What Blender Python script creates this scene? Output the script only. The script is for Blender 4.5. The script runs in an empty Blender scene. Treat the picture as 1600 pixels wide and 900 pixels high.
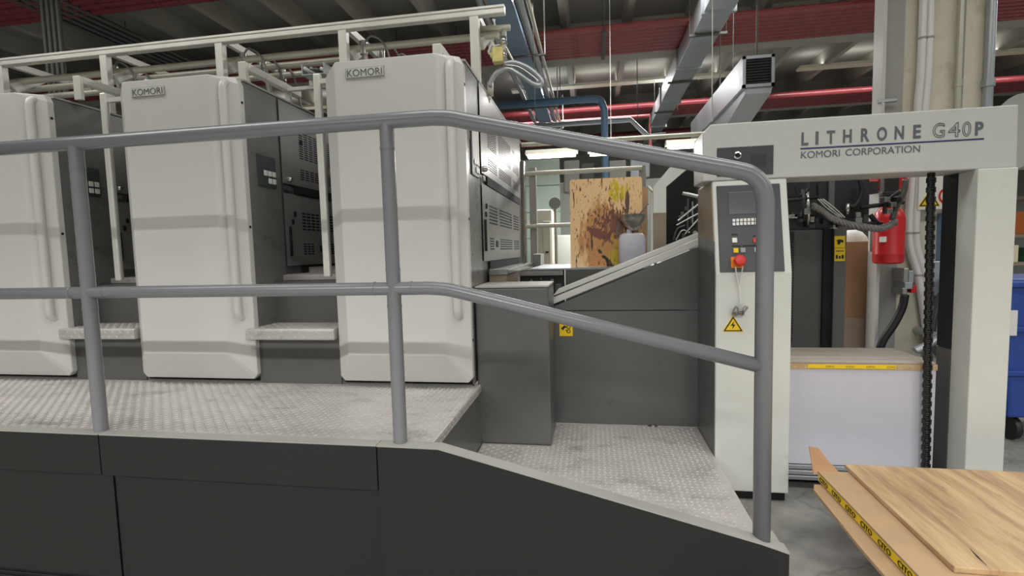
import bpy, bmesh, math, random
from mathutils import Vector, Matrix
random.seed(7)
S = bpy.context.scene
COL = S.collection
R_ = math.radians

# ------------------------------------------------------------------ camera
CAM_H = 1.5
F_PX, PITCH, YAW, ROLL = 773.6, R_(4.332), R_(9.346), R_(-1.487)
_f = Vector((-math.sin(YAW) * math.cos(PITCH), math.cos(YAW) * math.cos(PITCH), -math.sin(PITCH)))
_r0 = Vector((math.cos(YAW), math.sin(YAW), 0)); _u0 = _r0.cross(_f)
_R = math.cos(ROLL) * _r0 + math.sin(ROLL) * _u0
_U = -math.sin(ROLL) * _r0 + math.cos(ROLL) * _u0
CAM = Vector((0, 0, CAM_H))
cd = bpy.data.cameras.new('camera'); cam = bpy.data.objects.new('camera', cd); COL.objects.link(cam)
cd.sensor_width = 36; cd.lens = 36 * F_PX / 1600; cd.clip_start = 0.05
M3 = Matrix((_R, _U, -_f)).transposed()
cam.matrix_world = Matrix.Translation(CAM) @ M3.to_4x4()
S.camera = cam

# ------------------------------------------------------------------ world, lamps, exposure
S.view_settings.view_transform = 'Standard'; S.view_settings.look = 'None'
S.view_settings.gamma = 1; S.view_settings.use_curve_mapping = False
S.view_settings.exposure = -0.04
w = bpy.data.worlds.new('world'); S.world = w; w.use_nodes = True
w.node_tree.nodes['Background'].inputs[0].default_value = (0.97, 0.98, 1.0, 1)
w.node_tree.nodes['Background'].inputs[1].default_value = 0.15

def area(loc, sx, sy, power, spread=180, col=(1, 0.985, 0.96), rot=(0, 0, 0)):
    l = bpy.data.lights.new('hall_lamp_light', 'AREA'); l.shape = 'RECTANGLE'; l.size = sx; l.size_y = sy
    l.energy = power; l.color = col; l.spread = R_(spread)
    o = bpy.data.objects.new('hall_lamp_light', l); COL.objects.link(o); o.location = loc; o.rotation_euler = rot
    return o
# rows of battens running along the hall, one every bay
ROWS = [(-3.6, 4.4, 540, 148, .22), (-7.7, 4.5, 90, 150, .22), (1.9, 4.75, 72, 160, 1.1), (6.4, 4.74, 110, 170, .22), (11.0, 4.95, 150, 170, .22)]
def row_x(ly): return (1.4, 7.0) if 5 < ly < 8 else (-5.2, .6, 6.4)
for (ly, lz, lp, sp, wd) in ROWS:
    for lx in row_x(ly):
        area((lx, ly, lz - 0.06), 4.6, wd, lp, sp)
        area((lx, ly, lz + 0.07), 4.6, .1, 40 if 5 < ly < 8 else 9 if ly > 8 else 16, 180, rot=(math.pi, 0, 0))     # upward light added above each housing to brighten the ceiling

# ------------------------------------------------------------------ pixel -> point
def at(px, py, x=None, y=None, z=None):
    d = _f + _R * ((px - 800) / F_PX) - _U * ((py - 450) / F_PX)
    a, v = (0, x) if x is not None else (1, y) if y is not None else (2, z)
    return CAM + d * ((v - CAM[a]) / d[a])
def atp(px, py, p0, n):
    d = _f + _R * ((px - 800) / F_PX) - _U * ((py - 450) / F_PX)
    return CAM + d * ((Vector(p0) - CAM).dot(n) / d.dot(n))
def s2l(c):
    c = c / 255
    return c / 12.92 if c <= .04045 else ((c + .055) / 1.055) ** 2.4

# ------------------------------------------------------------------ materials
MATS = {}
def mat(name, rgb, rough=.5, metal=0, var=.0, scale=4, stretch=(1, 1, 1), bump=0, bscale=40, spec=.5, trans=0, emit=None, alpha=1, dirt=None, coat=0):
    m = bpy.data.materials.new(name); m.use_nodes = True; MATS[name] = m
    nt = m.node_tree; N = nt.nodes; L = nt.links; b = N['Principled BSDF']
    c = tuple(s2l(v) for v in rgb) + (1,)
    b.inputs['Base Color'].default_value = c
    b.inputs['Roughness'].default_value = rough; b.inputs['Metallic'].default_value = metal
    b.inputs['Specular IOR Level'].default_value = spec
    b.inputs['Coat Weight'].default_value = coat
    if trans: b.inputs['Transmission Weight'].default_value = trans
    if alpha < 1: b.inputs['Alpha'].default_value = alpha
    if emit:
        b.inputs['Emission Color'].default_value = tuple(emit[:3]) + (1,); b.inputs['Emission Strength'].default_value = emit[3]
    if var or dirt or bump:
        tc = N.new('ShaderNodeTexCoord'); mp = N.new('ShaderNodeMapping'); mp.inputs['Scale'].default_value = stretch
        L.new(tc.outputs['Object'], mp.inputs[0])
    col_out = None
    if var:
        n = N.new('ShaderNodeTexNoise'); n.inputs['Scale'].default_value = scale; n.inputs['Detail'].default_value = 6; n.inputs['Roughness'].default_value = .65
        L.new(mp.outputs[0], n.inputs[0])
        mr = N.new('ShaderNodeMapRange'); mr.inputs[1].default_value = .3; mr.inputs[2].default_value = .7; mr.inputs[3].default_value = 1 - var; mr.inputs[4].default_value = 1 + var
        L.new(n.outputs[0], mr.inputs[0])
        mx = N.new('ShaderNodeVectorMath'); mx.operation = 'SCALE'; mx.inputs[0].default_value = c[:3]
        L.new(mr.outputs[0], mx.inputs['Scale']); col_out = mx.outputs[0]
        r2 = N.new('ShaderNodeMapRange'); r2.inputs[1].default_value = .3; r2.inputs[2].default_value = .7
        r2.inputs[3].default_value = max(.02, rough - .08); r2.inputs[4].default_value = min(1, rough + .08)
        L.new(n.outputs[0], r2.inputs[0]); L.new(r2.outputs[0], b.inputs['Roughness'])
    if dirt:   # (rgb, scale, low, high, amount): smudges with a shape of their own
        n2 = N.new('ShaderNodeTexNoise'); n2.inputs['Scale'].default_value = dirt[1]; n2.inputs['Detail'].default_value = 8; n2.inputs['Roughness'].default_value = .7
        L.new(mp.outputs[0], n2.inputs[0])
        m2 = N.new('ShaderNodeMapRange'); m2.inputs[1].default_value = dirt[2]; m2.inputs[2].default_value = dirt[3]; m2.inputs[4].default_value = dirt[4]
        L.new(n2.outputs[0], m2.inputs[0])
        mm = N.new('ShaderNodeMix'); mm.data_type = 'RGBA'
        L.new(m2.outputs[0], mm.inputs[0])
        if col_out: L.new(col_out, mm.inputs[6])
        else: mm.inputs[6].default_value = c
        mm.inputs[7].default_value = tuple(s2l(v) for v in dirt[0]) + (1,)
        col_out = mm.outputs[2]
    if col_out: L.new(col_out, b.inputs['Base Color'])
    if bump:
        n3 = N.new('ShaderNodeTexNoise'); n3.inputs['Scale'].default_value = bscale; n3.inputs['Detail'].default_value = 4
        L.new(mp.outputs[0], n3.inputs[0])
        bp = N.new('ShaderNodeBump'); bp.inputs['Strength'].default_value = bump; bp.inputs['Distance'].default_value = .01
        L.new(n3.outputs[0], bp.inputs['Height']); L.new(bp.outputs[0], b.inputs['Normal'])
    return m
mat('cover_white', (203, 203, 199), .3, dirt=((176, 173, 162), 30, .66, .8, .25))
mat('cover_grey', (192, 194, 190), .4, var=.02, scale=3)
mat('tower_white', (206, 208, 202), .4, var=.02, scale=3, dirt=((165, 165, 152), 7, .6, .8, .5))
mat('dark_paint', (92, 92, 90), .33, var=.06, scale=3, dirt=((120, 119, 116), 24, .7, .8, .5))
mat('side_panel_paint', (112, 112, 109), .3, var=.06, scale=3)
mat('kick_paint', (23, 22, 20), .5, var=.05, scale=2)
mat('kick_cap', (158, 158, 152), .4, var=.05, scale=8)
mat('rail_paint', (120, 122, 125), .25, spec=.6)
mat('tread_plate', (192, 188, 184), .42, metal=.35, var=.07, scale=3, stretch=(1, 1.6, 1), dirt=((96, 91, 86), 4, .54, .78, .7))
mat('aluminium', (222, 222, 214), .35, metal=.35, var=.03, scale=5)
mat('pipe_pale', (200, 198, 184), .35, metal=.3, var=.05, scale=8)
mat('galvanised', (178, 184, 188), .36, metal=.55, var=.08, scale=7)
mat('bright_steel', (190, 190, 186), .22, metal=.85, var=.08, scale=6)
mat('door_steel', (142, 141, 137), .34, metal=.25, var=.1, scale=3)
mat('chrome', (205, 205, 205), .12, metal=1)
mat('black_rubber', (24, 24, 24), .5, var=.1, scale=20)
mat('void_black', (14, 14, 14), .8, var=.05)
mat('machine_black', (40, 41, 42), .45, var=.12, scale=9)
mat('screen', (86, 90, 94), .15)
mat('panel_grey', (66, 70, 73), .4, var=.03)
mat('button_white', (232, 232, 226), .4)
mat('button_grey', (150, 150, 150), .4)
mat('red_plastic', (205, 42, 36), .35)
mat('yellow', (236, 200, 22), .45, var=.03)
mat('orange_plate', (225, 130, 30), .45)
mat('ink_grey', (92, 98, 104), .5)
mat('ink_blue', (40, 46, 96), .5)
mat('ink_black', (22, 20, 18), .6)
mat('red_pipe', (138, 56, 62), .28, var=.12, scale=3, stretch=(.3, 1, 1), spec=.7)
mat('dark_conduit', (92, 92, 88), .45, metal=.3, var=.1, scale=6)
mat('blue_panel', (128, 150, 172), .18, var=.08, scale=2, spec=.8)
mat('blue_pipe', (100, 132, 164), .35, var=.06)
mat('concrete', (216, 211, 194), .85, var=.07, scale=3, bump=.3, bscale=30, dirt=((150, 140, 112), 4, .55, .75, .6))
mat('beam_concrete', (164, 161, 151), .9, var=.07, scale=2, bump=.2, bscale=25)
mat('ceiling_concrete', (146, 144, 137), .92, var=.08, scale=1.2, bump=.2, bscale=25)
mat('wall_paint', (176, 180, 174), .8, var=.05, scale=.8)
mat('wall_green', (140, 152, 142), .7, var=.05, scale=1)
mat('cardboard', (172, 134, 100), .85, var=.07, scale=5, bump=.1)
mat('cardboard_pale', (178, 148, 114), .8, var=.1, scale=4, dirt=((136, 104, 74), 5, .55, .8, .5))
mat('raw_edge', (186, 160, 120), .85, var=.2, scale=40)
mat('paper_white', (194, 194, 203), .7, var=.03, scale=3, stretch=(.2, .2, 12))
mat('paper_board', (168, 160, 150), .8, var=.15, scale=4, stretch=(.3, .3, 60))
mat('film', (200, 196, 186), .2, var=.1, scale=14, stretch=(1, 1, 4), alpha=.38, bump=.6, bscale=16)
mat('tank_red', (196, 30, 36), .3, var=.05, spec=.6)
mat('insulation', (226, 226, 222), .35, metal=.1, var=.04, bump=.25, bscale=30)
mat('sign_white', (226, 226, 220), .5)
mat('bin_blue', (36, 70, 150), .45, var=.08, scale=5)
mat('jerry_plastic', (206, 204, 214), .4, var=.08, scale=5, dirt=((90, 50, 92), 9, .62, .7, .9))
mat('metal_bowl', (196, 190, 182), .3, metal=.6, var=.2, scale=9, dirt=((60, 40, 40), 12, .58, .7, .5))
mat('stained_grey', (140, 128, 112), .4, var=.1, scale=6, dirt=((120, 92, 70), 5, .5, .75, .7))
mat('lamp_tube', (255, 255, 250), .4, emit=(1, .98, .93, 9))
mat('lamp_housing', (226, 224, 206), .5)
mat('cable_white', (214, 214, 208), .5)
mat('braid', (140, 140, 138), .4, metal=.5, var=.3, scale=70)
mat('brass_valve', (214, 202, 130), .4, metal=.2, var=.12, scale=20)
mat('book_orange', (214, 120, 60), .6); mat('book_cream', (214, 206, 176), .6); mat('book_green', (70, 120, 100), .6)

def wood_mat():
    m = mat('worn_wood', (196, 156, 106), .55)
    nt = m.node_tree; N = nt.nodes; L = nt.links; b = N['Principled BSDF']
    tc = N.new('ShaderNodeTexCoord'); mp = N.new('ShaderNodeMapping'); mp.inputs['Rotation'].default_value = (0, 0, R_(-22)); mp.inputs['Scale'].default_value = (9, .9, 4)
    L.new(tc.outputs['Object'], mp.inputs[0])
    n = N.new('ShaderNodeTexNoise'); n.inputs['Scale'].default_value = 1.6; n.inputs['Detail'].default_value = 9; n.inputs['Roughness'].default_value = .68
    L.new(mp.outputs[0], n.inputs[0])
    cr = N.new('ShaderNodeValToRGB'); e = cr.color_ramp.elements
    e[0].position = .28; e[0].color = (s2l(124), s2l(100), s2l(76), 1)
    e[1].position = .72; e[1].color = (s2l(212), s2l(186), s2l(142), 1)
    x = cr.color_ramp.elements.new(.48); x.color = (s2l(180), s2l(150), s2l(112), 1)
    L.new(n.outputs[0], cr.inputs[0])
    n2 = N.new('ShaderNodeTexNoise'); n2.inputs['Scale'].default_value = 26; n2.inputs['Detail'].default_value = 3
    mp2 = N.new('ShaderNodeMapping'); mp2.inputs['Rotation'].default_value = (0, 0, R_(-22)); mp2.inputs['Scale'].default_value = (1, .25, 1)
    L.new(tc.outputs['Object'], mp2.inputs[0]); L.new(mp2.outputs[0], n2.inputs[0])
    mr = N.new('ShaderNodeMapRange'); mr.inputs[1].default_value = .66; mr.inputs[2].default_value = .76; mr.inputs[4].default_value = .6
    L.new(n2.outputs[0], mr.inputs[0])
    mm = N.new('ShaderNodeMix'); mm.data_type = 'RGBA'; L.new(mr.outputs[0], mm.inputs[0]); L.new(cr.outputs[0], mm.inputs[6]); mm.inputs[7].default_value = (.06, .035, .02, 1)
    L.new(mm.outputs[2], b.inputs['Base Color'])
wood_mat()

def splatter_mat():   # plywood sheet spattered with ink; object coords: x across, z up, origin at the bottom centre
    m = mat('splattered_board', (226, 176, 122), .7)
    nt = m.node_tree; N = nt.nodes; L = nt.links; b = N['Principled BSDF']
    tc = N.new('ShaderNodeTexCoord')
    def node(t, **k):
        n = N.new(t)
        for a, v in k.items(): setattr(n, a, v)
        return n
    def blob(cx, cz, rx, rz, ang=0):          # 1 inside, 0 outside
        mp = node('ShaderNodeMapping'); mp.vector_type = 'TEXTURE'
        mp.inputs['Location'].default_value = (cx, 0, cz); mp.inputs['Rotation'].default_value = (0, R_(ang), 0); mp.inputs['Scale'].default_value = (rx, 10, rz)
        L.new(tc.outputs['Object'], mp.inputs[0])
        g = node('ShaderNodeTexGradient', gradient_type='SPHERICAL'); L.new(mp.outputs[0], g.inputs[0]); return g.outputs[1]
    def noise(sc, st):
        mp = node('ShaderNodeMapping'); mp.inputs['Scale'].default_value = st; L.new(tc.outputs['Object'], mp.inputs[0])
        n = node('ShaderNodeTexNoise'); n.inputs['Scale'].default_value = sc; n.inputs['Detail'].default_value = 5; L.new(mp.outputs[0], n.inputs[0]); return n.outputs[0]
    def math_(op, a, bb):
        n = node('ShaderNodeMath', operation=op)
        for i, v in enumerate((a, bb)):
            if isinstance(v, (int, float)): n.inputs[i].default_value = v
            else: L.new(v, n.inputs[i])
        return n.outputs[0]
    def step(v, lo, hi):
        n = node('ShaderNodeMapRange'); n.inputs[1].default_value = lo; n.inputs[2].default_value = hi; L.new(v, n.inputs[0]); return n.outputs[0]
    base = node('ShaderNodeRGB'); base.outputs[0].default_value = (s2l(246), s2l(206), s2l(154), 1); cur = base.outputs[0]
    def over(mask, rgb):
        nonlocal cur
        mm = node('ShaderNodeMix', data_type='RGBA'); L.new(mask, mm.inputs[0]); L.new(cur, mm.inputs[6]); mm.inputs[7].default_value = tuple(s2l(v) for v in rgb) + (1,); cur = mm.outputs[2]
    over(step(math_('ADD', blob(-.03, .22, .3, .5), math_('MULTIPLY', noise(9, (3, 1, .8)), .9)), .78, .95), (206, 150, 96))
    over(step(math_('ADD', math_('MULTIPLY', blob(.1, .62, .2, .25), .5), noise(16, (2, 1, .6))), .82, .9), (216, 190, 40))
    over(step(math_('ADD', math_('MULTIPLY', blob(.08, .12, .12, .32), .45), noise(16, (2.5, 1, .5))), .76, .84), (206, 182, 60))
    over(step(math_('ADD', math_('MULTIPLY', blob(.06, .36, .34, .32), .42), noise(46, (1, 1, .5))), .76, .82), (120, 80, 62))
    over(step(math_('ADD', math_('MULTIPLY', blob(.06, .33, .2, .2), .5), noise(24, (1.2, 1, .5))), .80, .9), (140, 92, 80))
    over(step(math_('ADD', math_('MULTIPLY', blob(-.06, .27, .26, .07, 28), .7), noise(14, (1, 1, 1))), .88, .98), (132, 84, 74))
    over(step(math_('ADD', math_('MULTIPLY', blob(.1, .3, .07, .16), .55), noise(12, (1, 1, 1))), .84, .94), (128, 120, 112))
    over(step(math_('ADD', math_('MULTIPLY', blob(.0, .06, .06, .2, -35), .65), noise(12, (1, 1, 1))), .9, .98), (52, 40, 34))
    over(step(math_('ADD', math_('MULTIPLY', blob(.17, .5, .035, .24), .6), noise(12, (1, 1, .4))), .86, .94), (104, 84, 68))
    over(step(noise(20, (2.4, 1, .32)), .64, .66), (104, 74, 50))
    over(step(noise(34, (2.2, 1, .4)), .64, .66), (120, 82, 54))
    over(step(noise(70, (1, 1, .7)), .66, .68), (86, 60, 46))
    L.new(cur, b.inputs['Base Color'])
splatter_mat()

def floor_mat():
    m = mat('floor_concrete', (144, 133, 128), .45)
    nt = m.node_tree; N = nt.nodes; L = nt.links; b = N['Principled BSDF']
    tc = N.new('ShaderNodeTexCoord')
    n = N.new('ShaderNodeTexNoise'); n.inputs['Scale'].default_value = 3.5; n.inputs['Detail'].default_value = 8; n.inputs['Roughness'].default_value = .65; L.new(tc.outputs['Object'], n.inputs[0])
    cr = N.new('ShaderNodeValToRGB'); e = cr.color_ramp.elements
    e[0].position = .3; e[0].color = (s2l(106),) * 2 + (s2l(102), 1); e[1].position = .72; e[1].color = (s2l(168), s2l(167), s2l(161), 1)
    L.new(n.outputs[0], cr.inputs[0])
    v = N.new('ShaderNodeTexVoronoi'); v.feature = 'DISTANCE_TO_EDGE'; v.inputs['Scale'].default_value = 1.7
    nd = N.new('ShaderNodeTexNoise'); nd.inputs['Scale'].default_value = 5; L.new(tc.outputs['Object'], nd.inputs[0])
    ad = N.new('ShaderNodeMix'); ad.data_type = 'VECTOR'; ad.inputs[0].default_value = .18; L.new(tc.outputs['Object'], ad.inputs[4]); L.new(nd.outputs[1], ad.inputs[5])
    L.new(ad.outputs[1], v.inputs[0])
    mr = N.new('ShaderNodeMapRange'); mr.inputs[1].default_value = .004; mr.inputs[2].default_value = .018; mr.inputs[3].default_value = .3; mr.inputs[4].default_value = 0; L.new(v.outputs[0], mr.inputs[0])
    mm = N.new('ShaderNodeMix'); mm.data_type = 'RGBA'; L.new(mr.outputs[0], mm.inputs[0]); L.new(cr.outputs[0], mm.inputs[6]); mm.inputs[7].default_value = (.06, .058, .055, 1)
    L.new(mm.outputs[2], b.inputs['Base Color'])
floor_mat()

# ------------------------------------------------------------------ mesh helpers
def root_loc(o):
    v = Vector((0, 0, 0))
    while o: v += o.location; o = o.parent
    return v
def props(o, label=None, cat=None, group=None, kind=None):
    if label: o['label'] = label
    if cat: o['category'] = cat
    if group: o['group'] = group
    if kind: o['kind'] = kind
    return o
def thing(name, label, cat, loc, group=None):
    o = bpy.data.objects.new(name, None); COL.objects.link(o); o.location = loc; o.empty_display_size = .1
    return props(o, label, cat, group)
class MB:
    def __init__(s): s.v = []; s.f = []
    def add(s, vs, fs):
        k = len(s.v); s.v += [tuple(p) for p in vs]; s.f += [tuple(i + k for i in q) for q in fs]; return s
    def box(s, x0, x1, y0, y1, z0, z1):
        return s.add([(x, y, z) for z in (z0, z1) for y in (y0, y1) for x in (x0, x1)],
                     [(0, 2, 3, 1), (4, 5, 7, 6), (0, 1, 5, 4), (2, 6, 7, 3), (0, 4, 6, 2), (1, 3, 7, 5)])
    def loft(s, rings, cap=True):       # rings of equal length
        n = len(rings[0]); vs = [p for r in rings for p in r]; fs = []
        for k in range(len(rings) - 1):
            for i in range(n):
                j = (i + 1) % n; fs.append((k * n + i, k * n + j, (k + 1) * n + j, (k + 1) * n + i))
        if cap: fs += [tuple(range(n))[::-1], tuple(range((len(rings) - 1) * n, len(rings) * n))]
        return s.add(vs, fs)
    def prism(s, poly, axis, a, b):     # poly: 2d points; axis 'x': (y,z)  'y': (x,z)  'z': (x,y)
        g = {'x': lambda p, t: (t, p[0], p[1]), 'y': lambda p, t: (p[0], t, p[1]), 'z': lambda p, t: (p[0], p[1], t)}[axis]
        return s.loft([[g(p, a) for p in poly], [g(p, b) for p in poly]])
    def tube(s, pts, r, seg=12, cap=True):
        pts = [Vector(p) for p in pts]; rings = []; prev = None
        for i, p in enumerate(pts):
            t = (pts[min(i + 1, len(pts) - 1)] - pts[max(i - 1, 0)]).normalized()
            if prev is None:
                a = t.cross(Vector((0, 0, 1)));
                if a.length < 1e-3: a = t.cross(Vector((1, 0, 0)))
            else: a = prev - t * prev.dot(t)
            a.normalize(); prev = a; b = t.cross(a)
            rr = r[i] if isinstance(r, (list, tuple)) else r
            k = 1.0
            if 0 < i < len(pts) - 1:
                c = (pts[i] - pts[i - 1]).normalized().dot(t); k = 1 / max(c, .6)
            rings.append([p + (a * math.cos(q) + b * math.sin(q)) * rr * (1 if k < 1.001 else 1) for q in [2 * math.pi * j / seg for j in range(seg)]])
        return s.loft(rings, cap)
    def lathe(s, prof, c, seg=24, axis='z'):
        rings = []
        for (r, h) in prof:
            ring = []
            for j in range(seg):
                q = 2 * math.pi * j / seg; a, b = r * math.cos(q), r * math.sin(q)
                ring.append({'z': (c[0] + a, c[1] + b, c[2] + h), 'y': (c[0] + a, c[1] + h, c[2] + b), 'x': (c[0] + h, c[1] + a, c[2] + b)}[axis])
            rings.append(ring)
        return s.loft(rings)
    def build(s, name, m, parent=None, bevel=0, seg=2, smooth=False, kind=None, label=None, cat=None, group=None, solid=0):
        me = bpy.data.meshes.new(name); vs = s.v
        if parent is None:
            xs = [[p[k] for p in vs] for k in range(3)]
            o0 = Vector(((min(xs[0]) + max(xs[0])) / 2, (min(xs[1]) + max(xs[1])) / 2, min(xs[2])))
            me.from_pydata([(p[0] - o0.x, p[1] - o0.y, p[2] - o0.z) for p in vs], [], s.f)
        else: me.from_pydata(vs, [], s.f)
        bm = bmesh.new(); bm.from_mesh(me)
        if not solid: bmesh.ops.recalc_face_normals(bm, faces=bm.faces)
        bm.to_mesh(me); bm.free()
        me.materials.append(MATS[m] if isinstance(m, str) else m)
        o = bpy.data.objects.new(name, me); COL.objects.link(o)
        if parent is None: o.location = o0
        else:
            o.parent = parent; o.location = -root_loc(parent)
        if smooth:
            for p in me.polygons: p.use_smooth = True
            if smooth != 'all': me.set_sharp_from_angle(angle=R_(40))
        if solid:
            md = o.modifiers.new('solid', 'SOLIDIFY'); md.thickness = solid; md.offset = -1
        if bevel:
            md = o.modifiers.new('bevel', 'BEVEL'); md.width = bevel; md.segments = seg; md.limit_method = 'ANGLE'; md.angle_limit = R_(30)
        return props(o, label, cat, group, kind)
def copy_tree(o, dx, parent=None):
    c = o.copy(); COL.objects.link(c); c.parent = parent
    if parent is None: c.location = o.location + Vector((dx, 0, 0))
    for ch in [q for q in CH.get(o.name, o.children)]: copy_tree(ch, 0, c)
    return c
CH = {}
def arc(c, r, a0, a1, n, fn): return [fn(c[0] + r * math.cos(a0 + (a1 - a0) * i / n), c[1] + r * math.sin(a0 + (a1 - a0) * i / n)) for i in range(n + 1)]
def curve(pts, n=8):                       # Catmull-Rom through points
    P = [Vector(p) for p in pts]; P = [P[0] * 2 - P[1]] + P + [P[-1] * 2 - P[-2]]; out = []
    for i in range(1, len(P) - 2):
        for k in range(n):
            t = k / n; a, b, c, d = P[i - 1], P[i], P[i + 1], P[i + 2]
            out.append(.5 * ((2 * b) + (c - a) * t + (2 * a - 5 * b + 4 * c - d) * t * t + (3 * b - a - 3 * c + d) * t ** 3))
    out.append(P[-2]); return out
def plate(name, u, v, holes, fn, m, parent, solid=.004, **k):
    """rectangular sheet u0..u1 x v0..v1 with rectangular holes, shared corners, given thickness"""
    us = sorted({u[0], u[1]} | {round(h[0], 4) for h in holes} | {round(h[1], 4) for h in holes})
    vs = sorted({v[0], v[1]} | {round(h[2], 4) for h in holes} | {round(h[3], 4) for h in holes})
    b = MB(); idx = {}
    def vid(i, j):
        if (i, j) not in idx: idx[(i, j)] = len(b.v); b.v.append(tuple(fn(us[i], vs[j])))
        return idx[(i, j)]
    for i in range(len(us) - 1):
        cu = (us[i] + us[i + 1]) / 2; hh = [h for h in holes if h[0] < cu < h[1]]
        for j in range(len(vs) - 1):
            cv = (vs[j] + vs[j + 1]) / 2
            if any(h[2] < cv < h[3] for h in hh): continue
            b.f.append((vid(i, j), vid(i + 1, j), vid(i + 1, j + 1), vid(i, j + 1)))
    return b.build(name, m, parent, solid=solid, **k)
def slots(u0, u1, v0, v1, nu, nv, fu=.82, fv=.55):
    du, dv = (u1 - u0) / nu, (v1 - v0) / nv
    return [(u0 + i * du, u0 + (i + fu) * du, v0 + j * dv, v0 + (j + fv) * dv) for i in range(nu) for j in range(nv)]
_dg = None
def text(s, name, m, parent, origin, ux, uy, width=None, height=.1, extrude=.001, spacing=1, offset=0, outline=0, mode='left'):
    """flat raised lettering: origin = lower left of the baseline, ux / uy = reading and up directions"""
    c = bpy.data.curves.new(name, 'FONT'); c.body = s; c.size = 1; c.space_character = spacing; c.offset = offset
    if outline: c.fill_mode = 'NONE'; c.bevel_depth = outline; c.bevel_resolution = 0
    else: c.extrude = .004
    o = bpy.data.objects.new(name, c); COL.objects.link(o); bpy.context.view_layer.update()
    me = bpy.data.meshes.new_from_object(o.evaluated_get(bpy.context.evaluated_depsgraph_get())); bpy.data.objects.remove(o)
    xs = [v.co.x for v in me.vertices]; ys = [v.co.y for v in me.vertices]
    x0, x1, y0, y1 = min(xs), max(xs), min(ys), max(ys)
    sy = height / (y1 - y0); sx = width / (x1 - x0) if width else sy
    ux = Vector(ux).normalized(); uy = Vector(uy).normalized(); un = ux.cross(uy)
    b = MB(); b.v = [tuple(Vector(origin) + ux * (v.co.x - x0) * sx + uy * (v.co.y - y0) * sy + un * (v.co.z * extrude / .004 if not outline else v.co.z * sy)) for v in me.vertices]
    b.f = [tuple(p.vertices) for p in me.polygons]
    return b.build(name, m, parent)
def tread(name, parent, x0, x1, y0, y1, z, pitch=.031, inside=None, m='tread_plate', L=.027, W=.0105, Hh=.0036):
    """raised lozenges of chequer plate, alternating by 90 degrees"""
    b = MB(); nx = int((x1 - x0) / pitch); ny = int((y1 - y0) / pitch)
    for i in range(nx):
        for j in range(ny):
            cx, cy = x0 + (i + .5) * pitch, y0 + (j + .5) * pitch
            if inside and not inside(cx, cy): continue
            a = R_(45 if (i + j) % 2 else -45); c, s = math.cos(a), math.sin(a)
            def q(u, v, h): return (cx + u * c - v * s, cy + u * s + v * c, z + h)
            b.add([q(-L / 2, 0, 0), q(0, -W / 2, 0), q(L / 2, 0, 0), q(0, W / 2, 0), q(-L * .22, 0, Hh), q(L * .22, 0, Hh)],
                  [(0, 1, 5, 4), (1, 2, 5), (2, 3, 4, 5), (3, 0, 4)])
    return b.build(name, m, parent, kind='stuff')

# ================================================================== THE SETTING
XL, XR_, YB = -15.0, 12.0, 19.0
fl = MB()
fl.add([(.74, 1.2, 0), (XR_, 1.2, 0), (XR_, YB, 0), (.74, YB, 0)], [(0, 1, 2, 3)])
fl.add([(XL, 2.2, 0), (.74, 2.2, 0), (.74, YB, 0), (XL, YB, 0)], [(0, 1, 2, 3)])
fl.add([(XL, 2.2, 0), (.74, 2.2, 0), (.74, 2.2, -.3), (XL, 2.2, -.3)], [(0, 1, 2, 3)])
fl.add([(.74, 2.2, 0), (.74, 1.2, 0), (.74, 1.2, -.3), (.74, 2.2, -.3)], [(0, 1, 2, 3)])
fl.add([(.74, 1.2, 0), (XR_, 1.2, 0), (XR_, 1.2, -.3), (.74, 1.2, -.3)], [(0, 1, 2, 3)])
fl.add([(XL, -10, -.3), (XR_, -10, -.3), (XR_, 1.2, -.3), (XL, 1.2, -.3)], [(0, 1, 2, 3)])
fl.add([(XL, 1.2, -.3), (.74, 1.2, -.3), (.74, 2.2, -.3), (XL, 2.2, -.3)], [(0, 1, 2, 3)])
fl.build('floor', 'floor_concrete', kind='structure', label='worn grey concrete floor with cracks and stains')
ce = MB().box(XL, XR_, -10, YB, 5.25, 5.4).build('ceiling', 'ceiling_concrete', kind='structure', label='grey concrete ceiling with narrow ribs')
for i in range(27):
    xr = XL + .6 + i * 1.0
    MB().prism([(xr - .09, 5.27), (xr + .09, 5.27), (xr + .05, 4.98), (xr - .05, 4.98)], 'y', -10, YB).build('rib', 'beam_concrete', ce)
for (y0, lab) in ((4.6, 0), (8.65, 1), (12.8, 2)):
    MB().box(XL, XR_, y0, y0 + .42, 4.72 if lab else 4.95, 5.26).build('cross_beam', 'beam_concrete', ce, bevel=.01)
MB().box(XL, XR_, YB, YB + .2, -.2, 5.4).build('wall_back', 'wall_paint', kind='structure', label='pale painted wall at the far end of the hall')
MB().box(XL - .2, XL, -10, YB, -.2, 5.4).build('wall_left', 'wall_paint', kind='structure', label='pale painted wall at the left of the hall')
MB().box(XR_, XR_ + .2, -10, YB, -.2, 5.4).build('wall_right', 'wall_paint', kind='structure', label='pale painted wall at the right of the hall')

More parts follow.
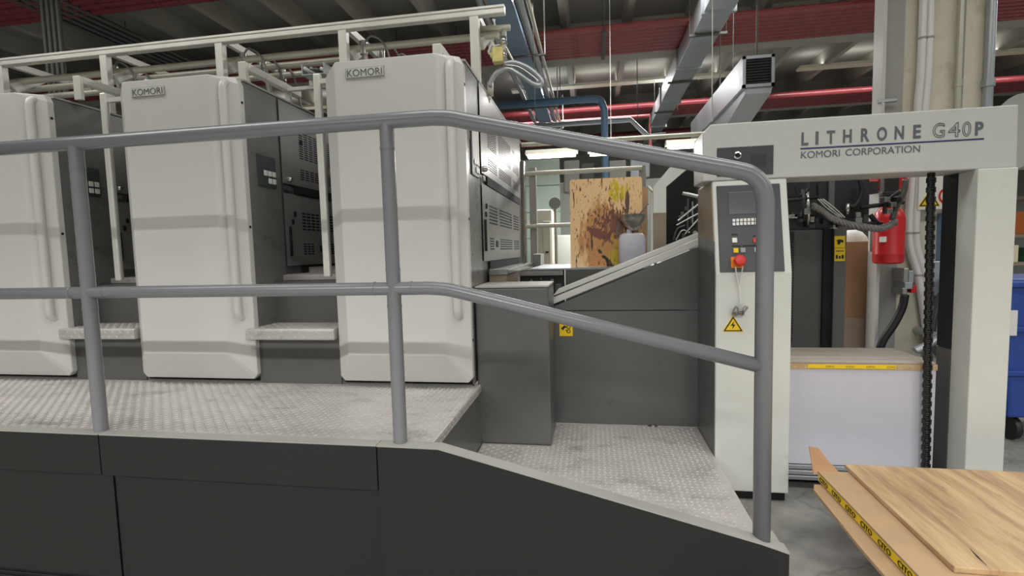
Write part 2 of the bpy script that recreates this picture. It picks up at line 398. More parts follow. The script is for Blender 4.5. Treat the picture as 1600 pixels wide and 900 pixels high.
# ================================================================== PRINTING UNITS
def make_unit():
    X = -.745                      # side plane, right rim
    t = thing('printing_unit', '', 'printing unit', (X - .44, 2.95, .65), 'press units in a row')
    def P(x, z): return (X + x, z)
    rim = [P(-.855, .683), P(-.03, .683), P(0, .715), P(0, 2.61), P(-.022, 2.655), P(-.82, 2.655), P(-.885, 2.60), P(-.885, .715)]
    face = [P(-.77, .872), P(-.145, .872), P(-.14, .88), P(-.14, 2.648), P(-.15, 2.655), P(-.765, 2.655), P(-.775, 2.645), P(-.775, .88)]
    b = MB().loft([[(x, 2.86, z) for x, z in face], [(x, 2.95, z) for x, z in rim], [(x, 2.995, z) for x, z in rim]])
    cov = b.build('front_cover', 'cover_white', t, bevel=.010, seg=3)
    # grab tube set into the right chamfer
    h = MB(); cx = X - .068
    h.tube([(cx, 2.925, 1.10), (cx, 2.895, 1.12), (cx, 2.889, 1.15), (cx, 2.889, 2.57), (cx, 2.895, 2.60), (cx, 2.925, 2.62)], .026, 14)
    h.build('handle', 'cover_white', cov, smooth=True)
    bd = MB().box(X - .70, X - .455, 2.853, 2.861, 2.548, 2.608).build('badge', 'kick_cap', cov, bevel=.002)
    MB().box(X - .694, X - .461, 2.8515, 2.854, 2.553, 2.603).build('badge_field', 'aluminium', bd)
    text('KOMORI', 'lettering', 'ink_grey', bd, (X - .688, 2.8515, 2.558), (1, 0, 0), (0, 0, 1), width=.22, height=.040, extrude=.002)
    for z in (.95, 1.7, 2.5):
        MB().lathe([(.009, -.004), (.009, .002), (0, .002)], (X + .001, 2.97, z), 10, 'x').build('screw', 'ink_black', cov)
    # body
    MB().prism([(X - .88, .66), (X - .01, .66), (X - .01, 2.645), (X - .88, 2.645)], 'y', 2.995, 5.35).build('body', 'dark_paint', t)
    MB().box(X - .89, X + .001, 2.995, 5.40, 2.645, 2.658).build('top_edge', 'kick_cap', t)
    fn = lambda u, v: (X - .004, u, v)
    plate('side_panel', (2.997, 3.335), (.66, 2.64), [], fn, 'side_panel_paint', t, solid=.006)
    up = slots(3.58, 3.92, 2.25, 2.46, 5, 12) + slots(4.0, 4.62, 2.25, 2.46, 9, 12) + slots(4.72, 5.06, 2.25, 2.46, 5, 12) \
        + slots(3.58, 3.92, 2.09, 2.178, 5, 5) + slots(4.0, 4.62, 2.09, 2.178, 9, 5) + slots(4.72, 5.06, 2.09, 2.178, 5, 5)
    d1 = plate('upper_door', (3.35, 5.20), (2.035, 2.635), up, lambda u, v: (X + .004, u, v), 'door_steel', t, solid=.002)
    MB().box(X + .0005, X + .0015, 3.5, 5.1, 2.05, 2.5).build('dark_interior', 'void_black', d1)
    lo = slots(3.57, 3.89, 1.70, 1.845, 5, 6) + slots(3.98, 4.6, 1.70, 1.845, 9, 6) + slots(4.69, 5.03, 1.70, 1.845, 5, 6) \
        + slots(3.57, 3.73, 1.51, 1.605, 3, 5) + slots(3.98, 4.6, 1.51, 1.605, 9, 5) + slots(4.69, 5.03, 1.51, 1.605, 5, 5)
    d2 = plate('lower_door', (3.35, 5.10), (1.43, 1.965), lo, lambda u, v: (X + .004, u, v), 'door_steel', t, solid=.002)
    MB().box(X + .0005, X + .0015, 3.5, 5.06, 1.5, 1.86).build('dark_interior', 'void_black', d2)
    MB().box(X - .01, X + .012, 3.50, 5.10, 1.968, 2.032).build('door_gap', 'void_black', t)
    MB().box(X + .003, X + .012, 3.365, 3.44, 1.985, 2.02).build('gap_bracket', 'bright_steel', t)
    MB().box(X - .006, X + .006, 3.55, 5.0, 1.36, 1.425).build('foot_gap', 'void_black', t)
    MB().box(X - .01, X + .02, 3.39, 3.40, 1.5, 1.72).build('latch', 'black_rubber', d2)
    MB().lathe([(.02, 0), (.02, .02), (.012, .03), (0, .03)], (X + .004, 3.42, 2.07), 12, 'x').build('knob', 'bright_steel', d1, smooth=True)
    for (y, z) in ((3.46, 1.80), (3.43, 1.74), (3.60, 2.36)):
        MB().box(X + .004, X + .014, y, y + .02, z, z + .035).build('lock', 'ink_black', d2 if z < 2 else d1)
    MB().box(X + .004, X + .008, 3.80, 3.88, 1.53, 1.58).build('badge_plate', 'ink_black', d2)
    # button plate
    bp = MB().box(X - .003, X + .005, 3.08, 3.275, 1.985, 2.20).build('button_plate', 'panel_grey', t, bevel=.003)
    for (y, z) in ((3.14, 2.06), (3.185, 2.06), (3.23, 2.06), (3.185, 2.01), (3.23, 2.01)):
        MB().box(X + .004, X + .012, y, y + .032, z, z + .036).build('button', 'button_white', bp, bevel=.002)
    # far end post
    MB().box(X - .06, X + .03, 5.36, 5.46, 1.3, 2.46).build('end_post', 'bright_steel', t, bevel=.012)
    return t
unit = make_unit()
unit_labels = ['white fronted press unit nearest the sloping end of the handrail',
               'white fronted press unit in the middle of the row',
               'white fronted press unit cut off by the left edge of the picture',
               'press unit beyond the left edge, fourth along the row']
unit['label'] = unit_labels[0]
u2 = copy_tree(unit, -1.485); u2['label'] = unit_labels[1]
u3 = copy_tree(unit, -2.96); u3['label'] = unit_labels[2]
# button plate's bright reflection put in as a white sheet, nearest unit only
MB().box(-.742, -.738, 3.10, 3.28, 2.08, 2.36).build('plate_glare', 'sign_white', unit)

# grab bars beside the covers
for i, (xb, lab) in enumerate(((-1.712, 'pale upright grab bar beside the press unit nearest the handrail end'), (-3.30, 'pale upright grab bar beside the middle press unit'))):
    t = thing('grab_bar', lab, 'grab bar', (xb, 3.0, 1.36), 'grab bars between press units')
    MB().box(xb - .024, xb + .024, 2.985, 3.02, 1.36, 2.65).build('bar', 'aluminium', t, bevel=.01)
    MB().box(xb - .01, -1.629 if i == 0 else -3.112, 2.992, 3.015, 2.585, 2.615).build('arm', 'aluminium', t)

# steps between units
for i, (x0, x1, lab) in enumerate(((-2.275, -1.645, 'two chequer plate steps between the nearest and middle press units'), (-3.75, -3.13, 'two chequer plate steps between the middle and left press units'))):
    t = thing('steps', lab, 'steps', ((x0 + x1) / 2, 3.0, .65), 'steps between press units')
    MB().box(x0 + .04, x1, 2.985, 3.3, .652, .95).build('riser', 'dark_paint', t)
    a = MB().prism([(2.915, .955), (3.30, .955), (3.30, 1.03), (2.925, 1.03), (2.915, 1.02)], 'x', x0, x1).build('tread', 'tread_plate', t, bevel=.006)
    tread('tread_pattern', a, x0 + .01, x1 - .01, 2.93, 3.18, 1.03)
    fb = MB()
    for k in range(int((x1 - x0) / .031)):
        cx = x0 + (k + .5) * .031; s = 1 if k % 2 else -1
        for cz in (.975, 1.005):
            s = -s
            fb.add([(cx - .008, 2.915, cz - .008 * s), (cx + .003, 2.915, cz - .003 * s), (cx + .008, 2.915, cz + .008 * s), (cx - .003, 2.915, cz + .003 * s), (cx, 2.912, cz)], [(0, 1, 4), (1, 2, 4), (2, 3, 4), (3, 0, 4)])
    fb.build('nosing_pattern', 'tread_plate', a, kind='stuff')
    MB().box(x0 + .02, x1, 3.19, 3.6, 1.03, 1.32).build('riser', 'dark_paint', t)
    c = MB().box(x0 - .01 + .01, x1, 3.30, 3.75, 1.322, 1.365).build('tread', 'tread_plate', t, bevel=.005)
    tread('tread_pattern', c, x0 + .02, x1 - .01, 3.31, 3.6, 1.365)
    MB().box(x0 + .05, x1, 3.62, 5.2, 1.365, 1.41).build('footboard', 'tread_plate', t)
    MB().box(x0 + .09, x1 + .0, 4.5, 4.6, 1.41, 2.3).build('back_panel', 'machine_black', t)

# ================================================================== UPPER PLATFORM
t = thing('upper_platform', 'raised chequer plate walkway in front of the press units', 'platform', (-2.9, 2.5, 0))
xe = -.715
pl = MB().prism([(2.05, .60), (3.04, .60), (3.04, .65), (2.05, .65)], 'x', -6.2, xe).build('deck_plate', 'tread_plate', t, bevel=.008)
tread('tread_pattern', pl, -5.6, xe - .01, 2.06, 2.98, .65)
fb = MB()
for k in range(29):
    cy = 2.08 + k * .031
    for cz, s in ((.615, 1 if k % 2 else -1), (.636, -1 if k % 2 else 1)):
        fb.add([(xe, cy - .008, cz - .006 * s), (xe, cy + .003, cz - .003 * s), (xe, cy + .008, cz + .006 * s), (xe, cy - .003, cz + .003 * s), (xe + .003, cy, cz)], [(0, 1, 4), (1, 2, 4), (2, 3, 4), (3, 0, 4)])
fb.build('nosing_pattern', 'tread_plate', pl, kind='stuff')
MB().box(-.735, -.722, 2.06, 3.03, .0, .60).build('end_riser', 'dark_paint', t)
MB().box(-6.2, -.76, 2.995, 3.04, .65, .69).build('back_plinth', 'dark_paint', t)
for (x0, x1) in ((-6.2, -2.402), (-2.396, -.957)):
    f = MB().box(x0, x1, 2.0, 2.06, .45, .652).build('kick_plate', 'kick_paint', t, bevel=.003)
    MB().box(x0, x1, 2.001, 2.06, .652, .658).build('edge_strip', 'kick_cap', f)  # top edge of the kick, light from above put into its paler colour
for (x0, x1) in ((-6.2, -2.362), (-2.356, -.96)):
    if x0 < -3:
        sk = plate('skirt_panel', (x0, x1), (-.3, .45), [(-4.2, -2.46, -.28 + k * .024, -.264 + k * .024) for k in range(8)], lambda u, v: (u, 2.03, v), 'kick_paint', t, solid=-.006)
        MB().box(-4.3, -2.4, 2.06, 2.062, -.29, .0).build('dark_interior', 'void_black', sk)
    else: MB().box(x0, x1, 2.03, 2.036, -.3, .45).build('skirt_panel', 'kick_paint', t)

# lower platform with sloping kick panel
t = thing('lower_platform', 'low chequer plate landing beside the control tower with sloping side panel', 'platform', (0, 2.7, 0))
dk = MB().box(-.72, .69, 2.05, 3.445, .22, .265).build('deck_plate', 'tread_plate', t, bevel=.006)
tread('tread_pattern', dk, -.71, .68, 2.06, 3.44, .265, inside=lambda x, y: not (x < -.27 and y > 3.02))
MB().box(.67, .69, 2.06, 3.44, .0, .22).build('end_riser', 'dark_paint', t)
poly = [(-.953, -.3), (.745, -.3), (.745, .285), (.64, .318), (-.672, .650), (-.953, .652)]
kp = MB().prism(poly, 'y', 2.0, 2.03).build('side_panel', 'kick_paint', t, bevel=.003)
cap = MB()
cp = [(-.953, .652), (-.672, .650), (.64, .318), (.745, .285)]
cap.loft([[(x, 1.998, z), (x, 2.062, z), (x, 2.062, z + .007), (x, 1.998, z + .007)] for x, z in cp])
cap.build('cap_strip', 'kick_cap', kp)  # pale colour stands for light falling on the panel's top edge
MB().box(.695, .739, 2.03, 2.17, .0, .285).build('end_post', 'kick_cap', t, bevel=.004)

# ================================================================== HANDRAIL
t = thing('handrail', 'grey tubular handrail along the press walkway, sloping down at its end', 'handrail', (-1, 2.05, .65))
yR = 2.05
pts = [(-6.2, yR, 2.066), (-.66, yR, 2.065)] + curve([(-.66, yR, 2.065), (-.585, yR, 2.058), (-.51, yR, 2.040)], 5)[1:] + [(.535, yR, 1.790)]
pts += curve([(.535, yR, 1.790), (.60, yR, 1.768), (.64, yR, 1.725), (.656, yR, 1.66)], 5)[1:] + [(.657, yR, .30)]
MB().tube(pts, .033, 18).build('top_rail', 'rail_paint', t, smooth='all')
pm = [(-6.2, yR, 1.350), (-.70, yR, 1.347)] + curve([(-.70, yR, 1.347), (-.62, yR, 1.340), (-.54, yR, 1.322)], 5)[1:] + [(.645, yR, 1.022)]
MB().tube(pm, .029, 18).build('mid_rail', 'rail_paint', t, smooth='all')
for x in (-.862, -2.436, -4.01):
    p = MB().tube([(x, yR, .655), (x, yR, 2.05)], .031, 18).build('post', 'rail_paint', t, smooth=True)
    for z in (1.95, 1.43, 1.27):
        MB().tube([(x, yR, z - .006), (x, yR, z + .006)], .0325, 18).build('joint_ring', 'rail_paint', p, smooth=True)
for x in (-.95, -.78, -2.53, -2.34):
    MB().tube([(x - .004, yR, 1.348), (x + .004, yR, 1.348)], .0305, 18).build('joint_ring', 'rail_paint', t, smooth=True)

# ================================================================== DARK CABINET BY THE LANDING
t = thing('side_cabinet', 'dark grey steel cabinet with pale worn top beside the landing', 'cabinet', (-.5, 3.2, .265))
MB().box(-.738, -.272, 3.03, 3.44, .268, 1.268).build('body', 'dark_paint', t, bevel=.012)
MB().box(-.738, -.270, 3.03, 3.44, 1.268, 1.281).build('top', 'kick_cap', t, bevel=.004)

# ================================================================== INFEED RAMP
t = thing('infeed_ramp', 'dark grey infeed frame with white sloping top edge', 'infeed ramp', (.2, 3.6, .265))
yP = 3.455
a = at(863, 478, y=yP); b_ = at(1093, 386, y=yP); c_ = at(1093, 484, y=yP); d_ = at(868, 487, y=yP)
zs = (c_.z + d_.z) / 2
MB().prism([(-.3, zs + .004), (.70, zs + .004), (.70, b_.z), (-.268, a.z)], 'y', yP, yP + .05).build('upper_panel', 'dark_paint', t, bevel=.003)
MB().box(-.3, .70, yP, yP + .05, .2655, zs - .002).build('lower_panel', 'dark_paint', t, bevel=.003)
MB().box(-.29, .69, yP + .004, yP + .3, .2655, 1.05).build('core', 'machine_black', t)
# white sloped rails
for k, (p, q, r_, s_) in enumerate((((863, 476), (1093, 383), (1093, 372), (863, 466)), ((863, 463), (1095, 371), (1095, 362), (872, 452)))):
    yy = yP - .004 + k * .06
    pts = [at(*v, y=yy) for v in (p, q, r_, s_)]
    MB().prism([(v.x, v.z) for v in pts], 'y', yy, yy + .09).build('slope_rail', 'cover_white', t, bevel=.004)
p0, p1 = at(874, 503, y=yP), at(895, 525, y=yP)
sk = MB().box(p0.x, p1.x, yP - .002, yP + .001, p1.z, p0.z).build('warning_sticker', 'yellow', t)
cx, cz = (p0.x + p1.x) / 2, (p0.z + p1.z) / 2
sy = MB()
sy.prism([(cx - .036, cz + .004), (cx - .01, cz + .026), (cx + .008, cz + .012), (cx - .012, cz + .006), (cx - .02, cz - .01)], 'y', yP - .0035, yP - .002)
for (ox, oz, rr) in ((.018, .014, .014), (.018, -.016, .014)):
    sy.loft([[(cx + ox + r * math.cos(q), yP - .0035, cz + oz + r * math.sin(q)) for q in [math.pi * 2 * i / 14 for i in range(14)]] for r in (rr, rr * .6)], cap=False)
sy.prism([(cx - .004, cz - .006), (cx + .01, cz - .03), (cx + .014, cz - .028), (cx + .002, cz - .002)], 'y', yP - .0035, yP - .002)
sy.build('pictogram', 'ink_black', sk)

# table and dark machinery behind the ramp
t = thing('infeed_table', 'dark steel infeed table behind the sloping ramp', 'table', (.1, 4.4, 0))
zt = at(950, 420, y=4.0).z
MB().box(-.22, .72, 4.0, 4.02, .3, zt).build('front_panel', 'dark_paint', t, bevel=.003)
MB().box(-.51, .72, 4.0, 5.2, zt, zt + .012).build('table_top', 'galvanised', t)
fr = MB().box(-.595, -.23, 4.03, 4.06, .3, zt).build('side_frame', 'machine_black', t)
for (x, z, r) in ((-.5, 1.25, .012), (-.42, 1.26, .01), (-.33, 1.25, .014), (-.29, 1.17, .02), (-.46, 1.2, .01)):
    MB().lathe([(r, 0), (r, -.012), (r * .5, -.018), (0, -.018)], (x, 4.03, z), 12, 'y').build('bolt', 'bright_steel', fr)
MB().box(-.30, -.25, 3.97, 4.03, 1.10, 1.22).build('bracket', 'dark_paint', fr, bevel=.004)
MB().box(-.6, -.24, 4.005, 4.03, 1.29, 1.33).build('rail_bar', 'bright_steel', fr)
# small steel ledge under the unit's lower door
t = thing('side_ledge', 'scuffed steel ledge under the lower door of the nearest unit', 'ledge', (-.62, 4.2, 1.1))
MB().box(-.735, -.60, 3.46, 5.0, 1.33, 1.37).build('ledge_top', 'bright_steel', t, bevel=.004)
MB().box(-.735, -.61, 3.47, 4.99, 1.10, 1.33).build('ledge_body', 'stained_grey', t, bevel=.004)
MB().box(-.60, -.52, 5.0, 5.35, 1.33, 1.46).build('corner_block', 'bright_steel', t, bevel=.006)

# ================================================================== FEEDER: tower, beam, posts
t = thing('sheet_feeder', 'pale feeder gantry with lettered beam, control tower and right column', 'feeder', (1.45, 3.3, 0))
tx0, tx1, ty = .694, 1.099, 2.98
tyT, zT0, zT1 = 3.085, 1.335, 1.874
tw = MB()
prof = [(ty, .055), (ty, zT0), (tyT, zT1), (3.46, zT1), (3.46, .055)]
tw.prism(prof, 'x', tx0, tx1)
tower = tw.build('tower', 'tower_white', t, bevel=.008)
MB().box(tx0 + .03, tx1 - .01, ty + .03, 3.44, .0, .055).build('plinth', 'void_black', tower)
MB().prism([(ty + .014, .056), (ty + .014, zT0), (3.02, 1.52), (3.46, 1.56), (3.46, .056)], 'x', tx0 - .004, tx0 + .001).build('side_skin', 'dark_paint', tower)
MB().prism([(3.03, 1.52), (tyT + .012, zT1 - .01), (3.46, zT1 - .01), (3.46, 1.56)], 'x', tx0 - .004, tx0 + .001).build('side_upper', 'stained_grey', tower)  # upper part of the tower side, in a brownish grey
# tilted control plate
pn = Vector((0, -(zT1 - zT0), tyT - ty)).normalized(); pup = Vector((0, tyT - ty, zT1 - zT0)).normalized(); ux = Vector((1, 0, 0))
pO = Vector((0, ty, zT0))
def tilt(px, py): return atp(px, py, pO, pn)
def tbox(p, q, d0, d1):                       # box on tilted plane between two pixel corners
    a, b = tilt(*p), tilt(*q)
    u0, u1 = min(a.x, b.x), max(a.x, b.x); v0, v1 = sorted(((a - pO).dot(pup), (b - pO).dot(pup)))
    return tquad(u0, u1, v0, v1, d0, d1)
def tquad(u0, u1, v0, v1, d0, d1):
    B = MB()
    def W(u, v, d): return Vector((u, 0, 0)) + Vector((0, pO.y, pO.z)) + pup * v + pn * d
    return B.add([W(u, v, d) for d in (d0, d1) for v in (v0, v1) for u in (u0, u1)], [(0, 2, 3, 1), (4, 5, 7, 6), (0, 1, 5, 4), (2, 6, 7, 3), (0, 4, 6, 2), (1, 3, 7, 5)])
cpn = tbox((1119, 291), (1226, 424), -.001, .006).build('control_panel', 'panel_grey', tower, bevel=.004)
tbox((1137, 301), (1186, 334), .006, .009).build('screen', 'screen', cpn, bevel=.003)
for r in range(2):
    for k in range(7):
        x = 1146 + k * 5.8; y = 345 + r * 5.6 - k * .25
        tbox((x - 2.1, y - 2.1), (x + 2.1, y + 2.1), .006, .012).build('button', 'button_white', cpn)
for (x, y, w_, m_) in ((1147, 376, 4.0, 'button_white'), (1180, 376, 4.4, 'red_plastic'), (1149, 392, 4.0, 'yellow'), (1160, 391.5, 4.0, 'button_grey'), (1182, 391, 4.0, 'button_white')):
    tbox((x - w_, y - 3.6), (x + w_, y + 3.6), .006, .014).build('button', m_, cpn, bevel=.002)
for (x0, x1, y) in ((1142, 1152, 367), (1176, 1186, 369), (1143, 1157, 385), (1160, 1180, 384.5)):
    tbox((x0, y - 1), (x1, y + 1), .006, .007).build('caption_strip', 'ink_black', cpn)
eb = tbox((1141, 402), (1161, 419), .006, .012).build('stop_plate', 'orange_plate', cpn, bevel=.002)
pc = tilt(1152.5, 409)
e = MB(); rings = []
for (r, d) in ((.016, .012), (.016, .03), (.031, .034), (.032, .05), (.024, .058), (0.001, .06)):
    rings.append([pc + ux * r * math.cos(q) + pup * r * math.sin(q) + pn * d for q in [2 * math.pi * i / 18 for i in range(18)]])
e.loft(rings).build('stop_button', 'red_plastic', cpn, smooth=True)
# chain of the stop lock hanging from it
def fp(px, py, d=.02): 
    v = at(px, py, y=ty - d); return v
wr = MB()
wr.tube(curve([tilt(1147, 418) + pn * .03, fp(1151, 432), fp(1156, 455), fp(1157, 475)], 6), .0035, 6)
wr.tube(curve([tilt(1158, 418) + pn * .03, fp(1157, 440), fp(1156, 460), fp(1157, 478)], 6), .0035, 6)
wr.build('tether_wire', 'cable_white', tower, smooth='all')
kn = MB(); random.seed(3)
kn.tube(curve([fp(1157 + random.uniform(-13, 10), 485 + random.uniform(-7, 8), random.uniform(.012, .05)) for _ in range(14)] + [fp(1168, 480), fp(1158, 491)], 6), .006, 6)
kn.build('wire_knot', 'braid', tower, smooth='all')
def triangle(parent, c, s, yf, bolt=True):
    """yellow warning triangle with black rim on a plane facing the camera side"""
    x, z = c
    def tri(k): return [(x - s * k, z - s * .55 * k), (x + s * k, z - s * .55 * k), (x, z + s * 1.1 * k)]
    o = MB().prism(tri(1.13), 'y', yf - .001, yf).build('warning_triangle', 'yellow', parent)
    MB().prism(tri(1.0), 'y', yf - .002, yf - .001).build('triangle_rim', 'ink_black', o)
    MB().prism(tri(.78), 'y', yf - .003, yf - .002).build('triangle_field', 'yellow', o)
    if bolt:
        MB().prism([(x + .12 * s, z + .6 * s), (x - .26 * s, z + .08 * s), (x - .02 * s, z + .08 * s), (x - .12 * s, z - .36 * s), (x + .22 * s, z + .2 * s), (x + .0 * s, z + .2 * s)], 'y', yf - .004, yf - .003).build('flash', 'ink_black', o)
    else:
        b = MB().prism([(x - .3 * s, z + .0 * s), (x - .05 * s, z + .22 * s), (x + .3 * s, z + .12 * s), (x + .12 * s, z - .02 * s), (x - .1 * s, z - .05 * s)], 'y', yf - .004, yf - .003)
        b.box(x - .35 * s, x + .4 * s, yf - .004, yf - .003, z - .28 * s, z - .18 * s).build('pictogram', 'ink_black', o)
    return o
triangle(tower, (.788, 1.034), .052, ty)
# beam
byF = 3.08
beam = MB().prism([(.640, 2.150), (.640, 1.874), (2.238, 1.872), (2.232, 2.200), (.684, 2.198)], 'y', byF, 3.34).build('beam', 'cover_grey', t, bevel=.006)
p0, p1 = at(1120, 232, y=byF), at(1208, 272, y=byF)
ip = MB().box(p0.x, p1.x, byF - .004, byF + .001, p1.z, p0.z + .002).build('intercom_plate', 'panel_grey', beam, bevel=.004)
cc = at(1152, 243, y=byF - .004)
MB().lathe([(.021, 0), (.021, -.006), (.014, -.010), (.012, -.004), (0, -.004)], cc, 20, 'y').build('camera_eye', 'chrome', ip, smooth=True)
MB().lathe([(.0125, -.005), (.0125, -.0065), (0, -.0075)], cc, 16, 'y').build('lens', 'void_black', ip, smooth=True)
sp = MB(); g0 = at(1174, 243, y=byF - .0045); g1 = at(1196, 259, y=byF - .0045)
for i in range(11):
    for j in range(8):
        x = g0.x + (g1.x - g0.x) * i / 10; z = g0.z + (g1.z - g0.z) * j / 7
        sp.add([(x - .0022, byF - .0046, z - .0022), (x + .0022, byF - .0046, z - .0022), (x + .0022, byF - .0046, z + .0022), (x - .0022, byF - .0046, z + .0022)], [(0, 1, 2, 3)])
sp.build('speaker_holes', 'ink_black', ip, kind='stuff')
X1, Z1 = (1, 0, 0), (0, 0, 1); yl = byF - .0005
def txt(s, m, p, q, top, **k):                # pixel lower-left p, right edge px q, cap top py
    o = at(p[0], p[1], y=yl); r = at(q, p[1], y=yl); h = at(p[0], top, y=yl)
    return text(s, 'lettering', m, beam, (o.x, yl, o.z), X1, Z1, width=r.x - o.x, height=h.z - o.z, extrude=.0015, **k)
# name on the beam, letter by letter widths from the photograph
for ch, x0, x1 in zip('LITHRONE', (1252, 1274, 1291.5, 1317, 1345, 1370, 1397.5, 1426.5), (1263, 1278.5, 1304.5, 1330.5, 1358, 1385.5, 1412, 1438.5)):
    yb = 227.5 - (x0 - 1252) * (11.0 / 175); tp = yb - 20.5 - (x0 - 1252) * .004
    txt(ch, 'ink_grey', (x0, yb), x1, tp, offset=.028 if ch != 'I' else .0)
for ch, x0, x1 in zip('G40', (1457, 1481, 1503), (1476, 1500, 1517)):
    yb = 216 - (x0 - 1457) * .05
    txt(ch, 'ink_grey', (x0, yb), x1, yb - 23.5, outline=.022)
txt('P', 'ink_grey', (1523, 212), 1536, 190.5, offset=.035)
q0, q1 = at(1250.5, 232.5, y=yl), at(1537.5, 216, y=yl)
MB().box(q0.x, q1.x, yl - .001, yl + .001, q0.z - .004, q0.z + .004).build('underline', 'ink_blue', beam)
txt('KOMORI', 'ink_grey', (1251.5, 247.6), 1312, 236.9)
txt('CORPORATION', 'ink_grey', (1321, 243.6), 1437, 232.9)
# right column
MB().box(2.045, 2.232, 3.06, 3.21, .0, 1.872).build('right_column', 'tower_white', t, bevel=.006)
MB().box(2.048, 2.14, 3.215, 3.34, .86, 1.872).build('guide_rail', 'machine_black', t, bevel=.004)
MB().box(2.046, 2.14, 3.215, 3.335, .0, .858).build('guide_cover', 'dark_paint', t, bevel=.003)
# far side of the gantry
MB().box(1.10, 1.80, 4.22, 4.30, .1, 1.60).build('rear_panel', 'dark_paint', t, bevel=.004)
MB().box(1.42, 1.84, 4.30, 4.36, 1.55, 2.15).build('rear_beam', 'machine_black', t)
sp0 = at(1303, 365, y=4.18)
rp = MB().box(1.838, 1.925, 4.18, 4.26, .1, 1.95).build('rear_post', 'dark_paint', t, bevel=.004)
MB().box(1.77, 1.838, 4.2, 4.3, .1, 1.9).build('rear_slot', 'void_black', t)
for (ya, yb) in ((369, 387), (388, 408)):
    a, b = at(1304, ya, y=4.178), at(1320, yb, y=4.178)
    st = MB().box(a.x, b.x, 4.176, 4.181, b.z, a.z).build('warning_sticker', 'yellow', rp)
    cx, cz = (a.x + b.x) / 2, (a.z + b.z) / 2
    s = MB()
    if ya < 380:
        s.prism([(cx - .025, cz + .012), (cx - .005, cz + .02), (cx + .022, cz + .014), (cx + .028, cz - .006), (cx + .008, cz - .002), (cx - .004, cz - .022), (cx - .018, cz - .014), (cx - .014, cz)], 'y', 4.1745, 4.176)
    else:
        s.box(cx - .028, cx + .028, 4.1745, 4.176, cz + .026, cz + .032); s.box(cx - .028, cx - .014, 4.1745, 4.176, cz - .03, cz - .002)
        s.box(cx - .006, cx + .006, 4.1745, 4.176, cz - .03, cz - .008); s.box(cx + .012, cx + .028, 4.1745, 4.176, cz - .03, cz - .002)
    s.build('pictogram', 'ink_black', st)
# rear rack strip with teeth
for k in range(5): MB().box(.9 + k * .105, 1.0 + k * .105, 4.5, 4.52, 1.4, 2.3).build('rear_louvre', 'wall_paint', t, bevel=.006)
MB().box(.86, 1.48, 4.52, 4.56, 0, 2.3).build('rear_frame', 'machine_black', t)
rk = MB()
for k in range(44):
    rk.box(1.52, 1.56, 4.205, 4.222, .72 + k * .02, .732 + k * .02)
rk.build('rack_teeth', 'machine_black', t, kind='stuff')

# suction head hanging from the beam
t = thing('suction_head', 'black feeder suction head hung under the lettered beam', 'feeder head', (1.6, 3.7, 1.6))
ys = 3.70
def bx(p, q, y0, y1, nm, m, bev=.004):
    a, b = at(*p, y=y0), at(*q, y=y0)
    return MB().box(min(a.x, b.x), max(a.x, b.x), y0, y1, min(a.z, b.z), max(a.z, b.z)).build(nm, m, t, bevel=bev)
bx((1279, 262), (1358, 335), ys, ys + .25, 'head_body', 'machine_black', .01)
bx((1296, 268), (1304, 330), ys - .02, ys, 'body_rib', 'dark_paint')
bx((1262, 330), (1350, 352), ys - .04, ys + .1, 'lower_block', 'machine_black', .006)
bx((1228, 338), (1290, 356), ys + .02, ys + .1, 'side_block', 'machine_black', .006)
def tb(pts, r, m, nm, y=ys - .06, n=6, seg=8):
    P = [at(p[0], p[1], y=(p[2] if len(p) > 2 else y)) for p in pts]
    return MB().tube(curve(P, n) if len(P) > 2 else P, r, seg).build(nm, m, t, smooth='all')
tb([(1222, 314), (1278, 308)], .012, 'black_rubber', 'cross_rod')
tb([(1345, 324), (1412, 316)], .014, 'black_rubber', 'cross_rod')
tb([(1340, 350), (1378, 349)], .014, 'machine_black', 'cross_rod')
tb([(1255, 296), (1256, 345)], .012, 'machine_black', 'upright_rod')
tb([(1262, 300), (1264, 352)], .010, 'bright_steel', 'upright_rod')
tb([(1325, 318), (1324, 335)], .012, 'bright_steel', 'upright_rod')
tb([(1268, 276), (1265, 292), (1258, 300), (1250, 305)], .008, 'black_rubber', 'hose')
tb([(1242, 288), (1246, 302), (1254, 308)], .006, 'black_rubber', 'hose')
tb([(1344, 280), (1347, 300), (1338, 320), (1328, 323)], .016, 'black_rubber', 'hose')
tb([(1415, 280), (1412, 300), (1400, 325), (1394, 343)], .018, 'dark_conduit', 'hose', y=3.6)
tb([(1405, 299), (1393, 308), (1384, 318), (1381, 330)], .010, 'black_rubber', 'hose', y=3.6)
tb([(1360, 336), (1366, 344), (1374, 352)], .016, 'black_rubber', 'hose')
for dx in (0, 4, 8):
    tb([(1278 + dx, 311), (1292 + dx * 1.5, 325), (1312 + dx, 340)], .004, 'cable_white', 'cable', y=ys - .1)
bp_ = curve([at(*p, y=ys - .12) for p in ((1270, 321), (1285, 330), (1300, 341), (1325, 350), (1352, 355), (1375, 357), (1390, 352), (1399, 346))], 16)
bc = MB()
for k in range(3):
    bc.tube([p + Vector((0, math.cos(2.1 * k + i * .55), math.sin(2.1 * k + i * .55))) * .013 for i, p in enumerate(bp_)], .0115, 8)
bc.build('braided_conduit', 'braid', t, smooth='all')
random.seed(5)
for k in range(16):
    x, y = random.uniform(1236, 1345), random.uniform(326, 356)
    a = at(x, y, y=ys - .07)
    MB().box(a.x - .012, a.x + random.uniform(.012, .03), ys - .08, ys - .03, a.z - .012, a.z + random.uniform(.01, .03)).build('clamp', random.choice(['machine_black', 'bright_steel', 'machine_black']), t, bevel=.003)
